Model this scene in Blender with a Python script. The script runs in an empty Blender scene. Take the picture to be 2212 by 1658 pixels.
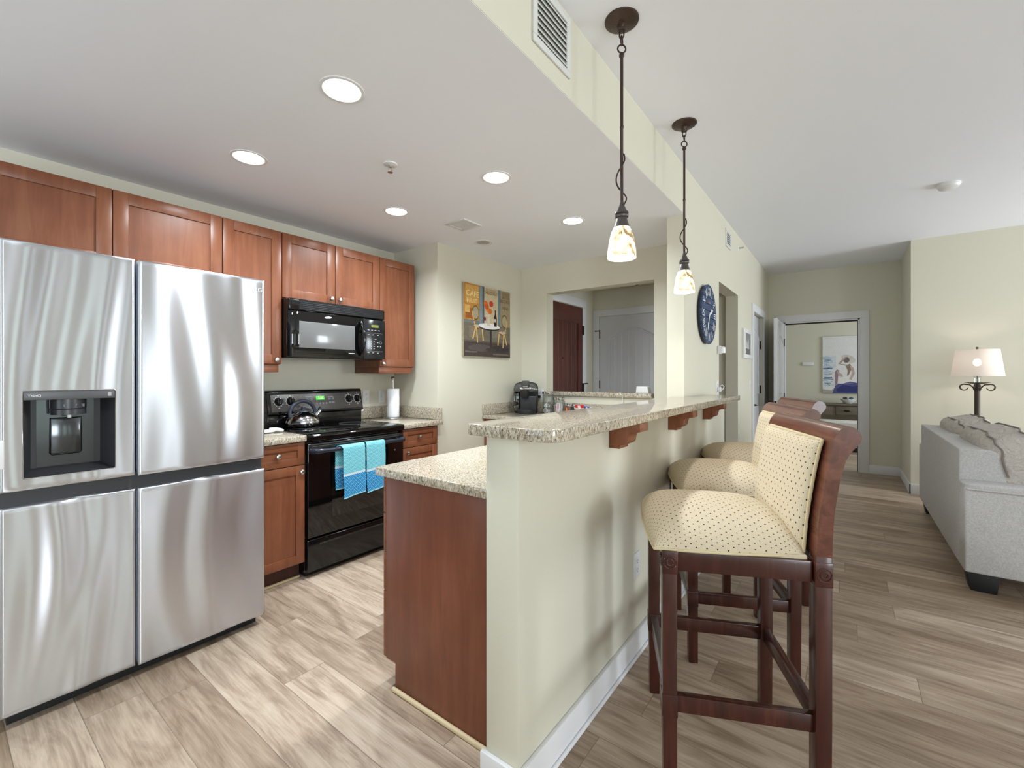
import bpy, bmesh, math, random
from math import sin, cos, pi, radians
from mathutils import Matrix, Vector
random.seed(7)
S = bpy.context.scene
COL = S.collection

# ---------------------------------------------------------------- camera, world, exposure
TH = math.atan2(720, 958)
cam_d = bpy.data.cameras.new('camera')
cam = bpy.data.objects.new('camera', cam_d); COL.objects.link(cam)
cam.location = (0, 0, 1.30); cam.rotation_euler = (pi / 2, 0, TH)
cam_d.sensor_fit = 'HORIZONTAL'; cam_d.sensor_width = 36.0
cam_d.lens = 36.0 * 958 / 2212; cam_d.shift_y = -19 / 2212
cam_d.clip_start = 0.02
S.camera = cam
S.view_settings.view_transform = 'Standard'; S.view_settings.look = 'None'
S.view_settings.gamma = 1.0; S.view_settings.use_curve_mapping = False
S.view_settings.exposure = 0.08
try:
    S.cycles.use_denoising = True
    S.cycles.max_bounces = 10; S.cycles.diffuse_bounces = 6; S.cycles.glossy_bounces = 5
    S.cycles.transparent_max_bounces = 12; S.cycles.transmission_bounces = 6
    S.cycles.caustics_reflective = False; S.cycles.caustics_refractive = False
    S.cycles.sample_clamp_indirect = 4.0
    S.cycles.blur_glossy = 0.5
except Exception:
    pass

w = bpy.data.worlds.new('sky'); S.world = w; w.use_nodes = True
nt = w.node_tree; nt.nodes.clear()
wo = nt.nodes.new('ShaderNodeOutputWorld'); wb = nt.nodes.new('ShaderNodeBackground')
wg = nt.nodes.new('ShaderNodeTexCoord'); wx = nt.nodes.new('ShaderNodeSeparateXYZ'); wr = nt.nodes.new('ShaderNodeValToRGB')
nt.links.new(wg.outputs['Generated'], wx.inputs[0]); nt.links.new(wx.outputs['Z'], wr.inputs[0])
wr.color_ramp.elements[0].position = 0.0; wr.color_ramp.elements[0].color = (.30, .42, .33, 1)
wr.color_ramp.elements[1].position = 0.25; wr.color_ramp.elements[1].color = (.80, .92, 1.0, 1)
e_ = wr.color_ramp.elements.new(0.06); e_.color = (.55, .80, .68, 1)
nt.links.new(wr.outputs[0], wb.inputs[0]); nt.links.new(wb.outputs[0], wo.inputs[0])
wb.inputs[1].default_value = .8

def area(name, loc, rot, sx, sy, power, col=(1, 1, 1), spread=pi):
    d = bpy.data.lights.new(name, 'AREA'); d.shape = 'RECTANGLE'; d.size = sx; d.size_y = sy
    d.energy = power; d.color = col; d.spread = spread
    o = bpy.data.objects.new(name, d); COL.objects.link(o); o.location = loc; o.rotation_euler = rot
    return o
DAY = (0.84, 0.92, 1.0)
# daylight coming through the glazed openings of the living room (right of the camera; those behind it are added fill) and the bedroom
area('daylight_garden_window', (5.22, 1.125, 1.25), (0, pi / 2 + .15, 0), 2.0, .75, 16, (.86, 1.0, .95))
area('daylight_narrow_window', (5.22, 2.2, 1.25), (0, pi / 2 + .15, 0), 2.0, .5, 9, DAY)
area('added_curtain_backlight', (5.22, 3.92, 1.25), (0, pi / 2, 0), 2.0, .4, 4, DAY)  # added lamp that backlights the curtain
area('daylight_side_window', (5.22, 5.55, 1.5), (0, pi / 2 + .30, 0), 1.8, 1.7, 215, DAY)
area('added_fill_rear', (2.0, -2.42, 1.3), (pi / 2 + .75, 0, 0), 2.9, 2.0, 34, DAY)  # added fill from behind the camera, no window known there
area('added_fill_side_rear', (5.22, -1.15, 1.4), (0, pi / 2 + .3, 0), 1.8, 1.6, 165, DAY)  # added fill that brightens the long face of the knee wall
area('added_fill_kitchen_rear', (-1.7, -2.42, 1.35), (pi / 2 + .85, 0, 0), 1.7, 1.7, 42, (.78, .89, 1))  # added fill, tilted up to lift the kitchen ceiling
area('daylight_bedroom', (2.42, 9.1, 1.5), (0, pi / 2, 0), 1.5, 1.6, 55, DAY)

# ---------------------------------------------------------------- materials
def lin(c):
    r = []
    for v in c[:3]:
        v = v / 255.0
        r.append(v / 12.92 if v <= .04045 else ((v + .055) / 1.055) ** 2.4)
    return (*r, 1.0)

def mat(name, col=(200, 200, 200), rough=.5, metal=0.0, spec=.5, emis=None, estr=0.0, coat=0.0, trans=0.0, ior=1.45, alpha=1.0, aniso=0.0):
    m = bpy.data.materials.new(name); m.use_nodes = True
    b = m.node_tree.nodes['Principled BSDF']
    b.inputs['Base Color'].default_value = lin(col); b.inputs['Roughness'].default_value = rough
    b.inputs['Metallic'].default_value = metal; b.inputs['Specular IOR Level'].default_value = spec
    b.inputs['IOR'].default_value = ior; b.inputs['Coat Weight'].default_value = coat
    b.inputs['Coat Roughness'].default_value = .08
    b.inputs['Transmission Weight'].default_value = trans; b.inputs['Alpha'].default_value = alpha
    b.inputs['Anisotropic'].default_value = aniso
    if emis:
        b.inputs['Emission Color'].default_value = lin(emis); b.inputs['Emission Strength'].default_value = estr
    return m

def nn(m, t, **kw):
    n = m.node_tree.nodes.new(t)
    for k, v in kw.items():
        if k.startswith('_'): setattr(n, k[1:], v)
        else: n.inputs[k.replace('__', ' ')].default_value = v
    return n
def lk(m, a, b): m.node_tree.links.new(a, b)
def ramp(m, fac, stops):
    r = m.node_tree.nodes.new('ShaderNodeValToRGB'); el = r.color_ramp.elements
    while len(el) < len(stops): el.new(.5)
    for e, (p, c) in zip(el, stops): e.position = p; e.color = lin(c)
    lk(m, fac, r.inputs[0]); return r.outputs[0]
def coords(m, scale=(1, 1, 1), kind='Object'):
    t = m.node_tree.nodes.new('ShaderNodeTexCoord'); p = m.node_tree.nodes.new('ShaderNodeMapping')
    p.inputs['Scale'].default_value = scale; lk(m, t.outputs[kind], p.inputs[0]); return p.outputs[0]
def noise(m, vec, scale, detail=4, rough=.55, dist=0.0):
    n = nn(m, 'ShaderNodeTexNoise', Scale=scale, Detail=detail, Roughness=rough, Distortion=dist); lk(m, vec, n.inputs['Vector']); return n.outputs['Fac']
def bsdf(m): return m.node_tree.nodes['Principled BSDF']
def bump(m, h, strength=.2, dist=.01):
    b = nn(m, 'ShaderNodeBump', Strength=strength, Distance=dist); lk(m, h, b.inputs['Height']); lk(m, b.outputs[0], bsdf(m).inputs['Normal'])
def mixc(m, fac, a, b, mode='MIX'):
    x = m.node_tree.nodes.new('ShaderNodeMix'); x.data_type = 'RGBA'; x.blend_type = mode
    for v, i in ((fac, 0), (a, 6), (b, 7)):
        if hasattr(v, 'links'): lk(m, v, x.inputs[i])
        else: x.inputs[i].default_value = v
    return x.outputs[2]
def mth(m, op, a, b=None):
    x = m.node_tree.nodes.new('ShaderNodeMath'); x.operation = op
    for i, v in enumerate((a, b)):
        if v is None: continue
        if hasattr(v, 'links'): lk(m, v, x.inputs[i])
        else: x.inputs[i].default_value = v
    return x.outputs[0]

def paint(name, col, rough=.55):
    m = mat(name, col, rough, spec=.3); v = coords(m)
    bump(m, noise(m, v, 220, 3), .06, .002); return m
M_WALL = paint('cream_wall_paint', (212, 208, 191))
M_CEIL = paint('white_ceiling_paint', (238, 240, 246), .7)
M_TRIM = paint('white_trim_paint', (222, 222, 223), .35)
M_DOORW = paint('white_door_paint', (214, 214, 216), .35)

def make_floor():
    m = mat('wood_plank_floor', rough=.42, spec=.4); v0 = coords(m)
    sx = m.node_tree.nodes.new('ShaderNodeSeparateXYZ'); lk(m, v0, sx.inputs[0])
    wn = m.node_tree.nodes.new('ShaderNodeTexWhiteNoise'); wn.noise_dimensions = '1D'; lk(m, mth(m, 'FLOOR', mth(m, 'DIVIDE', sx.outputs['Y'], .183)), wn.inputs['W'])
    cb = m.node_tree.nodes.new('ShaderNodeCombineXYZ'); lk(m, mth(m, 'ADD', sx.outputs['X'], mth(m, 'MULTIPLY', wn.outputs['Value'], 1.22)), cb.inputs[0]); lk(m, sx.outputs['Y'], cb.inputs[1]); v = cb.outputs[0]
    br = nn(m, 'ShaderNodeTexBrick', _offset=0.0, _offset_frequency=2, Scale=1.0)
    br.inputs['Brick Width'].default_value = 1.22; br.inputs['Row Height'].default_value = .183
    br.inputs['Mortar Size'].default_value = .0012; br.inputs['Mortar Smooth'].default_value = 0.0; br.inputs['Bias'].default_value = 0.0
    br.inputs['Color1'].default_value = (0, 0, 0, 1); br.inputs['Color2'].default_value = (1, 1, 1, 1); br.inputs['Mortar'].default_value = (.5, .5, .5, 1)
    lk(m, v, br.inputs['Vector']); rnd = br.outputs['Color']
    sc = m.node_tree.nodes.new('ShaderNodeVectorMath'); sc.operation = 'MULTIPLY_ADD'
    lk(m, v, sc.inputs[0]); sc.inputs[1].default_value = (1.1, 7.5, 1)
    off = m.node_tree.nodes.new('ShaderNodeVectorMath'); off.operation = 'SCALE'; lk(m, rnd, off.inputs[0]); off.inputs['Scale'].default_value = 23.0
    lk(m, off.outputs[0], sc.inputs[2])
    g1 = noise(m, sc.outputs[0], 1.6, 5, .6, 1.6)
    sc2 = m.node_tree.nodes.new('ShaderNodeVectorMath'); sc2.operation = 'MULTIPLY_ADD'
    lk(m, v, sc2.inputs[0]); sc2.inputs[1].default_value = (3, 60, 1); lk(m, off.outputs[0], sc2.inputs[2])
    g2 = noise(m, sc2.outputs[0], 2.0, 4, .6, .4)
    f = mth(m, 'ADD', mth(m, 'MULTIPLY', g1, .68), mth(m, 'MULTIPLY', g2, .32))
    c = ramp(m, f, [(.28, (124, 105, 88)), (.42, (162, 142, 123)), (.54, (190, 171, 151)), (.70, (212, 196, 178))])
    tone = ramp(m, rnd, [(0, (205, 198, 190)), (1, (255, 255, 255))])
    c = mixc(m, 1.0, c, tone, 'MULTIPLY')
    c = mixc(m, mth(m, 'MULTIPLY', br.outputs['Fac'], .6), c, lin((70, 56, 44)))
    lk(m, c, bsdf(m).inputs['Base Color'])
    lk(m, mth(m, 'ADD', mth(m, 'MULTIPLY', g2, .15), .33), bsdf(m).inputs['Roughness'])
    bump(m, g2, .08, .002); return m
M_FLOOR = make_floor()

def make_granite(name, base, mid, light, dark):
    m = mat(name, rough=.09, spec=.6); v = coords(m, (1, 1, .45))
    a = noise(m, v, 165, 6, .65, .5); b = noise(m, v, 26, 3, .6); k = noise(m, coords(m, (1, 1, .5)), 230, 3, .6, .6)
    c = ramp(m, a, [(.34, dark), (.43, mid), (.52, base), (.66, light)])
    tan = mixc(m, mth(m, 'MULTIPLY', b, .42), c, lin((172, 146, 100)))
    sp = ramp(m, k, [(.36, (0, 0, 0)), (.42, (255, 255, 255))])
    c2 = mixc(m, .85, tan, sp, 'MULTIPLY')
    lk(m, c2, bsdf(m).inputs['Base Color']); return m
M_GRAN = make_granite('granite', (190, 183, 169), (148, 140, 126), (222, 217, 206), (80, 72, 64))

def make_wood(name, stops, rough, scale, axis='z', coat=0.0, spec=.45):
    m = mat(name, rough=rough, spec=spec, coat=coat)
    s = {'z': (9, 9, .9), 'x': (.9, 9, 9), 'y': (9, .9, 9)}[axis]
    v = coords(m, s); f = noise(m, v, scale, 6, .6, .7)
    g = noise(m, coords(m, (1.4, 1.4, 1.4)), 2.2, 3)
    f2 = mth(m, 'ADD', mth(m, 'MULTIPLY', f, .6), mth(m, 'MULTIPLY', g, .4))
    lk(m, ramp(m, f2, stops), bsdf(m).inputs['Base Color']); bump(m, f, .03, .002); return m
CH = [(.3, (106, 60, 38)), (.5, (126, 75, 50)), (.7, (142, 92, 65))]
M_CAB = make_wood('cherry_cabinet_wood', CH, .34, 2.2)
M_CABH = make_wood('cherry_cabinet_wood_horizontal', CH, .34, 2.2, 'y')
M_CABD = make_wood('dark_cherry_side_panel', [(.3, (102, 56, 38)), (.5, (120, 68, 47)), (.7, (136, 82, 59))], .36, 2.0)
M_TOE = make_wood('toe_kick_wood', [(.3, (52, 26, 17)), (.7, (74, 40, 27))], .6, 2.0)
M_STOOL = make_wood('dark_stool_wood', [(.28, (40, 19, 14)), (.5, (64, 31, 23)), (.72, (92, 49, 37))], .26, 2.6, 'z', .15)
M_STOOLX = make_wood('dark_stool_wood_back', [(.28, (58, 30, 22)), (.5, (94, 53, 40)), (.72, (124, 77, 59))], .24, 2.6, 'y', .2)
M_ENTRY = make_wood('brown_entry_door_wood', [(.3, (70, 34, 26)), (.7, (96, 50, 40))], .45, 2.4)
M_DESK = make_wood('weathered_desk_wood', [(.3, (86, 76, 64)), (.7, (128, 116, 100))], .6, 2.5, 'x')
M_GAP = mat('cabinet_shadow_gap', (40, 20, 12), .7)

def make_steel(name, col, rough, aniso):
    m = mat(name, col, rough, 1.0, aniso=aniso); bsdf(m).inputs['Anisotropic Rotation'].default_value = .25
    t = nn(m, 'ShaderNodeTangent', _direction_type='RADIAL', _axis='Z'); lk(m, t.outputs[0], bsdf(m).inputs['Tangent'])
    return m
M_STEEL = make_steel('brushed_stainless_steel', (214, 217, 223), .27, 1.0)
M_CHROME = mat('polished_steel', (205, 205, 208), .10, 1.0)
M_NICKEL = mat('satin_nickel', (190, 188, 184), .28, 1.0)
M_FRBODY = mat('fridge_dark_grey', (62, 63, 66), .4)
M_DISP = mat('dispenser_dark_plastic', (52, 53, 56), .32)
M_DISPBACK = mat('dispenser_back_plate', (86, 90, 92), .16, .75)
M_DISPBAR = mat('dispenser_grey_bar', (86, 87, 89), .4, .3)
M_BLACK = mat('gloss_black_enamel', (13, 13, 14), .10, spec=.6)
M_BLACKG = mat('black_glass', (8, 8, 9), .03, spec=.7)
M_BLACKM = mat('matte_black_plastic', (30, 31, 32), .45)
M_PANEL = mat('range_control_panel', (78, 74, 71), .3, .3)
M_MWWIN = mat('microwave_window_mesh', (104, 104, 103), .12, spec=.6)
M_HANDLE = mat('range_handle_dark_blue_black', (36, 40, 52), .22, spec=.6)
M_KETH = mat('kettle_handle_plastic', (50, 56, 68), .4)
M_WHITEP = mat('white_plastic', (226, 226, 226), .35)
M_WHITET = mat('white_mark', (225, 225, 225), .5)
M_GREYT = mat('grey_mark', (168, 168, 170), .5)
M_PAPER = paint('paper_towel_white', (236, 236, 238), .9)
M_GREEN = mat('green_clock_display', (10, 40, 10), .4, emis=(60, 255, 60), estr=1.3)
M_GREEND = mat('green_clock_digits', (200, 255, 180), .4, emis=(215, 255, 170), estr=1.6)
M_LCD = mat('olive_lcd', (112, 116, 52), .4)
M_REDDOT = mat('red_indicator', (200, 40, 40), .4)
M_BRONZE = mat('bronze_lamp_metal', (74, 62, 56), .42, .75)
M_BRONZEG = mat('grey_bronze_fitter', (92, 88, 86), .38, .7)
M_IRON = mat('lamp_iron', (68, 60, 52), .5, .5)
M_DARKHW = mat('dark_hardware', (38, 34, 32), .4, .5)
M_QROUND = mat('pale_quarter_round', (214, 196, 158), .5)
M_SOFAFOOT = mat('sofa_foot_black', (24, 23, 24), .5)
M_GLOW = mat('led_diffuser', (255, 255, 255), .5, emis=(255, 252, 246), estr=9.0)
M_BULB = mat('lamp_bulb', (255, 255, 255), .5, emis=(255, 244, 222), estr=25.0)
M_VENTD = mat('vent_dark_inside', (126, 126, 120), .8)
M_VENTS = paint('vent_white_metal', (212, 212, 208), .45)

def make_alabaster():
    m = mat('alabaster_glass', (240, 230, 205), .35); v = coords(m, (1, 1, .6))
    f = noise(m, v, 14, 4, .55, 2.2)
    c = ramp(m, f, [(.38, (150, 124, 84)), (.45, (226, 204, 164)), (.56, (250, 240, 220))])
    b = bsdf(m); lk(m, c, b.inputs['Base Color']); lk(m, c, b.inputs['Emission Color']); b.inputs['Emission Strength'].default_value = .40
    return m
M_ALAB = make_alabaster()

def make_shade():
    m = bpy.data.materials.new('linen_lamp_shade'); m.use_nodes = True; n = m.node_tree; n.nodes.clear()
    o = n.nodes.new('ShaderNodeOutputMaterial'); d = n.nodes.new('ShaderNodeBsdfDiffuse'); t = n.nodes.new('ShaderNodeBsdfTranslucent')
    tr = n.nodes.new('ShaderNodeBsdfTransparent'); a = n.nodes.new('ShaderNodeMixShader'); b = n.nodes.new('ShaderNodeMixShader')
    d.inputs[0].default_value = lin((236, 226, 218)); t.inputs[0].default_value = lin((240, 228, 220)); tr.inputs[0].default_value = (1, .95, .9, 1)
    a.inputs[0].default_value = .13; b.inputs[0].default_value = .08
    n.links.new(d.outputs[0], a.inputs[1]); n.links.new(t.outputs[0], a.inputs[2])
    n.links.new(a.outputs[0], b.inputs[1]); n.links.new(tr.outputs[0], b.inputs[2]); n.links.new(b.outputs[0], o.inputs[0])
    return m
M_SHADE = make_shade()

def make_glass(name, tint=(240, 245, 243), k=.14):
    m = bpy.data.materials.new(name); m.use_nodes = True; n = m.node_tree; n.nodes.clear()
    o = n.nodes.new('ShaderNodeOutputMaterial'); g = n.nodes.new('ShaderNodeBsdfGlossy'); tr = n.nodes.new('ShaderNodeBsdfTransparent'); a = n.nodes.new('ShaderNodeMixShader')
    fr = n.nodes.new('ShaderNodeLayerWeight'); fr.inputs[0].default_value = .35
    mr = n.nodes.new('ShaderNodeMath'); mr.operation = 'MULTIPLY_ADD'; mr.inputs[1].default_value = .6; mr.inputs[2].default_value = k * .4
    n.links.new(fr.outputs['Fresnel'], mr.inputs[0]); n.links.new(mr.outputs[0], a.inputs[0])
    g.inputs['Roughness'].default_value = .03; tr.inputs[0].default_value = lin(tint)
    n.links.new(tr.outputs[0], a.inputs[1]); n.links.new(g.outputs[0], a.inputs[2]); n.links.new(a.outputs[0], o.inputs[0])
    return m
M_GLASS = make_glass('clear_jar_glass')
M_TANK = make_glass('smoked_tank', (150, 152, 156), .3)

def make_dots():
    m = mat('dotted_cream_fabric', rough=.85, spec=.2)
    t = m.node_tree.nodes.new('ShaderNodeTexCoord'); p = m.node_tree.nodes.new('ShaderNodeMapping')
    k = 1 / .0215
    p.inputs['Scale'].default_value = (k, k, 1); p.inputs['Rotation'].default_value = (0, 0, pi / 4); lk(m, t.outputs['UV'], p.inputs[0])
    fr = m.node_tree.nodes.new('ShaderNodeVectorMath'); fr.operation = 'FRACTION'; lk(m, p.outputs[0], fr.inputs[0])
    di = m.node_tree.nodes.new('ShaderNodeVectorMath'); di.operation = 'DISTANCE'; lk(m, fr.outputs[0], di.inputs[0]); di.inputs[1].default_value = (.5, .5, 0)
    mask = mth(m, 'LESS_THAN', di.outputs['Value'], .115)
    wv = noise(m, coords(m, (1, 1, 1)), 260, 3)
    base = ramp(m, wv, [(.3, (203, 188, 160)), (.7, (210, 196, 170))])
    lk(m, mixc(m, mask, base, lin((52, 48, 66))), bsdf(m).inputs['Base Color']); bump(m, wv, .15, .001); return m
M_DOTS = make_dots()
M_PIPING = mat('cream_piping', (206, 190, 154), .8, spec=.2)

def fabric(name, a, b, scale=150):
    m = mat(name, rough=.95, spec=.15); v = coords(m)
    f = noise(m, v, scale, 6, .7); lk(m, ramp(m, f, [(.35, a), (.65, b)]), bsdf(m).inputs['Base Color']); bump(m, noise(m, v, 400, 2), .25, .002); return m
M_SOFA = fabric('sofa_grey_chenille', (176, 175, 174), (204, 203, 202))
M_SOFAC = fabric('sofa_cushion_taupe', (178, 171, 164), (203, 196, 188))
_f = noise(M_SOFAC, coords(M_SOFAC, (1.5, 1, 1.5)), 11, 2, .5, .8); bump(M_SOFAC, _f, .9, .03)
M_SEAM = mat('sofa_seam_cord', (128, 120, 115), .9)
M_PILL = fabric('pale_blue_pillow', (186, 196, 208), (214, 220, 228), 30)

def make_towel():
    m = mat('aqua_blue_towel', rough=.95, spec=.1)
    v = coords(m); sx = m.node_tree.nodes.new('ShaderNodeSeparateXYZ'); lk(m, v, sx.inputs[0])
    t = m.node_tree.nodes.new('ShaderNodeTexCoord')
    chk = nn(m, 'ShaderNodeTexBrick', Scale=1.0, _offset=.5); chk.inputs['Brick Width'].default_value = .013; chk.inputs['Row Height'].default_value = .009
    chk.inputs['Mortar Size'].default_value = .0022; chk.inputs['Mortar Smooth'].default_value = .4
    lk(m, t.outputs['UV'], chk.inputs['Vector'])
    for i, c in ((1, (142, 210, 220)), (2, (154, 218, 226)), (3, (98, 178, 194))): chk.inputs[i].default_value = lin(c)
    ch2 = nn(m, 'ShaderNodeTexBrick', Scale=1.0, _offset=.5); ch2.inputs['Brick Width'].default_value = .013; ch2.inputs['Row Height'].default_value = .009
    ch2.inputs['Mortar Size'].default_value = .0024; ch2.inputs['Mortar Smooth'].default_value = .4
    lk(m, t.outputs['UV'], ch2.inputs['Vector'])
    for i, c in ((1, (104, 188, 224)), (2, (120, 200, 228)), (3, (28, 110, 178))): ch2.inputs[i].default_value = lin(c)
    su = m.node_tree.nodes.new('ShaderNodeSeparateXYZ'); lk(m, t.outputs['UV'], su.inputs[0]); d = su.outputs['Y']   # distance from the hem
    isblue = mth(m, 'LESS_THAN', d, .142); white = mth(m, 'MULTIPLY', mth(m, 'GREATER_THAN', d, .142), mth(m, 'LESS_THAN', d, .155)); hem = mth(m, 'LESS_THAN', d, .008)
    c = mixc(m, isblue, chk.outputs[0], ch2.outputs[0]); c = mixc(m, white, c, lin((206, 218, 226))); c = mixc(m, hem, c, lin((150, 214, 226)))
    lk(m, c, bsdf(m).inputs['Base Color']); bump(m, chk.outputs['Fac'], -.5, .003); return m
M_TOWEL = make_towel()

# ---------------------------------------------------------------- mesh helpers
OFF = {}
class MB:
    def __init__(s): s.bm = bmesh.new(); s.bm.loops.layers.uv.new('UVMap'); s.mi = 0
    def _merge(s, t, mt=None):
        if mt is not None: bmesh.ops.transform(t, matrix=mt, verts=t.verts)
        for f in t.faces: f.material_index = s.mi
        me = bpy.data.meshes.new('tmp'); t.to_mesh(me); t.free(); s.bm.from_mesh(me); bpy.data.meshes.remove(me); return s
    def _new(s):
        t = bmesh.new(); t.loops.layers.uv.new('UVMap'); return t
    def box(s, x0, x1, y0, y1, z0, z1, bev=0.0, seg=2, mt=None):
        t = s._new(); bmesh.ops.create_cube(t, size=1.0)
        for v in t.verts: v.co = ((x0 + x1) / 2 + v.co.x * (x1 - x0), (y0 + y1) / 2 + v.co.y * (y1 - y0), (z0 + z1) / 2 + v.co.z * (z1 - z0))
        if bev: bmesh.ops.bevel(t, geom=list(t.edges), offset=bev, segments=seg, affect='EDGES', profile=.5)
        return s._merge(t, mt)
    def prism(s, poly, axis, a, b, bev=0.0, seg=2, mt=None):
        t = s._new()
        P = {'x': lambda p, c: (c, p[0], p[1]), 'y': lambda p, c: (p[0], c, p[1]), 'z': lambda p, c: (p[0], p[1], c)}[axis]
        va = [t.verts.new(P(p, a)) for p in poly]; vb = [t.verts.new(P(p, b)) for p in poly]; n = len(poly)
        t.faces.new(va); t.faces.new(vb[::-1])
        for i in range(n): t.faces.new((va[i], vb[i], vb[(i + 1) % n], va[(i + 1) % n]))
        bmesh.ops.recalc_face_normals(t, faces=t.faces)
        if bev: bmesh.ops.bevel(t, geom=[e for e in t.edges if e.calc_face_angle(0) > .5], offset=bev, segments=seg, affect='EDGES', profile=.5)
        return s._merge(t, mt)
    def lathe(s, prof, cx=0, cy=0, cz=0, n=32, mt=None, close=True):
        t = s._new(); rings = []
        for r, z in prof:
            if r < 1e-6: rings.append([t.verts.new((cx, cy, cz + z))])
            else: rings.append([t.verts.new((cx + r * cos(2 * pi * i / n), cy + r * sin(2 * pi * i / n), cz + z)) for i in range(n)])
        for a, b in zip(rings, rings[1:]):
            for i in range(n):
                j = (i + 1) % n
                if len(a) == 1 and len(b) == 1: continue
                if len(a) == 1: t.faces.new((a[0], b[i], b[j]))
                elif len(b) == 1: t.faces.new((a[i], a[j], b[0]))
                else: t.faces.new((a[i], a[j], b[j], b[i]))
        if close:
            for r in (rings[0], rings[-1]):
                if len(r) > 1: t.faces.new(r)
        bmesh.ops.recalc_face_normals(t, faces=t.faces)
        return s._merge(t, mt)
    def cyl(s, p0, p1, r0, r1=None, n=20):
        p0 = Vector(p0); p1 = Vector(p1); d = p1 - p0
        mt = Matrix.Translation(p0) @ d.to_track_quat('Z', 'Y').to_matrix().to_4x4()
        return s.lathe([(r0, 0), (r0 if r1 is None else r1, d.length)], n=n, mt=mt)
    def tube(s, pts, r, n=8, closed=False):
        t = s._new(); pts = [Vector(p) for p in pts]; N = len(pts); rings = []; up = Vector((0, 0, 1)); prev = None
        for i, p in enumerate(pts):
            a = pts[(i - 1) % N] if (closed or i > 0) else p; b = pts[(i + 1) % N] if (closed or i < N - 1) else p
            d = (b - a).normalized()
            if prev is None:
                u = d.cross(up)
                if u.length < 1e-3: u = d.cross(Vector((1, 0, 0)))
            else: u = prev - d * prev.dot(d)
            u.normalize(); prev = u; q = d.cross(u); rr = r[i] if isinstance(r, (list, tuple)) else r
            rings.append([t.verts.new(p + (u * cos(2 * pi * k / n) + q * sin(2 * pi * k / n)) * rr) for k in range(n)])
        for i in range(N if closed else N - 1):
            a = rings[i]; b = rings[(i + 1) % N]
            for k in range(n): t.faces.new((a[k], a[(k + 1) % n], b[(k + 1) % n], b[k]))
        if not closed: t.faces.new(rings[0][::-1]); t.faces.new(rings[-1])
        bmesh.ops.recalc_face_normals(t, faces=t.faces)
        return s._merge(t)
    def grid(s, f, nu, nv, uvf=None, mt=None, thick=0.0, skip=None):
        t = s._new(); L = t.loops.layers.uv.verify()
        V = [[t.verts.new(f(i / nu, j / nv)) for j in range(nv + 1)] for i in range(nu + 1)]
        for i in range(nu):
            for j in range(nv):
                if skip and skip(i, j): continue
                fc = t.faces.new((V[i][j], V[i + 1][j], V[i + 1][j + 1], V[i][j + 1]))
                if uvf:
                    for lp, (a, b) in zip(fc.loops, ((i, j), (i + 1, j), (i + 1, j + 1), (i, j + 1))): lp[L].uv = uvf(a / nu, b / nv)
        if thick:
            bmesh.ops.recalc_face_normals(t, faces=t.faces); bmesh.ops.solidify(t, geom=list(t.faces), thickness=thick)
        return s._merge(t, mt)
    def puff(s, c, h, e=.4, n=28, mt=None, wob=0.0, seed=0):
        t = s._new(); sg = lambda x, p: math.copysign(abs(x) ** p, x); rings = []
        for i in range(1, n):
            a = -pi / 2 + pi * i / n; ring = []
            for k in range(2 * n):
                b = 2 * pi * k / (2 * n)
                x = sg(cos(a), e) * sg(cos(b), e); y = sg(cos(a), e) * sg(sin(b), e); z = sg(sin(a), e)
                q = 1 + wob * (sin(7 * y + 3 * z + seed) + .6 * sin(13 * y - 5 * x + seed * 2))
                ring.append(t.verts.new((c[0] + h[0] * x * q, c[1] + h[1] * y, c[2] + h[2] * z * q)))
            rings.append(ring)
        for a, b in zip(rings, rings[1:]):
            for k in range(2 * n): t.faces.new((a[k], a[(k + 1) % (2 * n)], b[(k + 1) % (2 * n)], b[k]))
        t.faces.new(rings[0][::-1]); t.faces.new(rings[-1]); bmesh.ops.recalc_face_normals(t, faces=t.faces)
        return s._merge(t, mt)
    def poly(s, pts):
        t = s._new(); t.faces.new([t.verts.new(p) for p in pts]); return s._merge(t)
    def build(s, name, mats, parent=None, local=False, smooth=True, ang=35):
        me = bpy.data.meshes.new(name)
        o3 = Vector((0, 0, 0)) if (local or parent is None) else Vector(OFF.get(parent.name, (0, 0, 0)))
        if o3.length: bmesh.ops.translate(s.bm, vec=-o3, verts=s.bm.verts)
        s.bm.to_mesh(me); s.bm.free()
        for m in (mats if isinstance(mats, (list, tuple)) else [mats]): me.materials.append(m)
        if smooth:
            for p in me.polygons: p.use_smooth = True
            me.set_sharp_from_angle(angle=radians(ang))
        o = bpy.data.objects.new(name, me); COL.objects.link(o)
        if parent: o.parent = parent; OFF[o.name] = tuple(o3)
        return o

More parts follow.
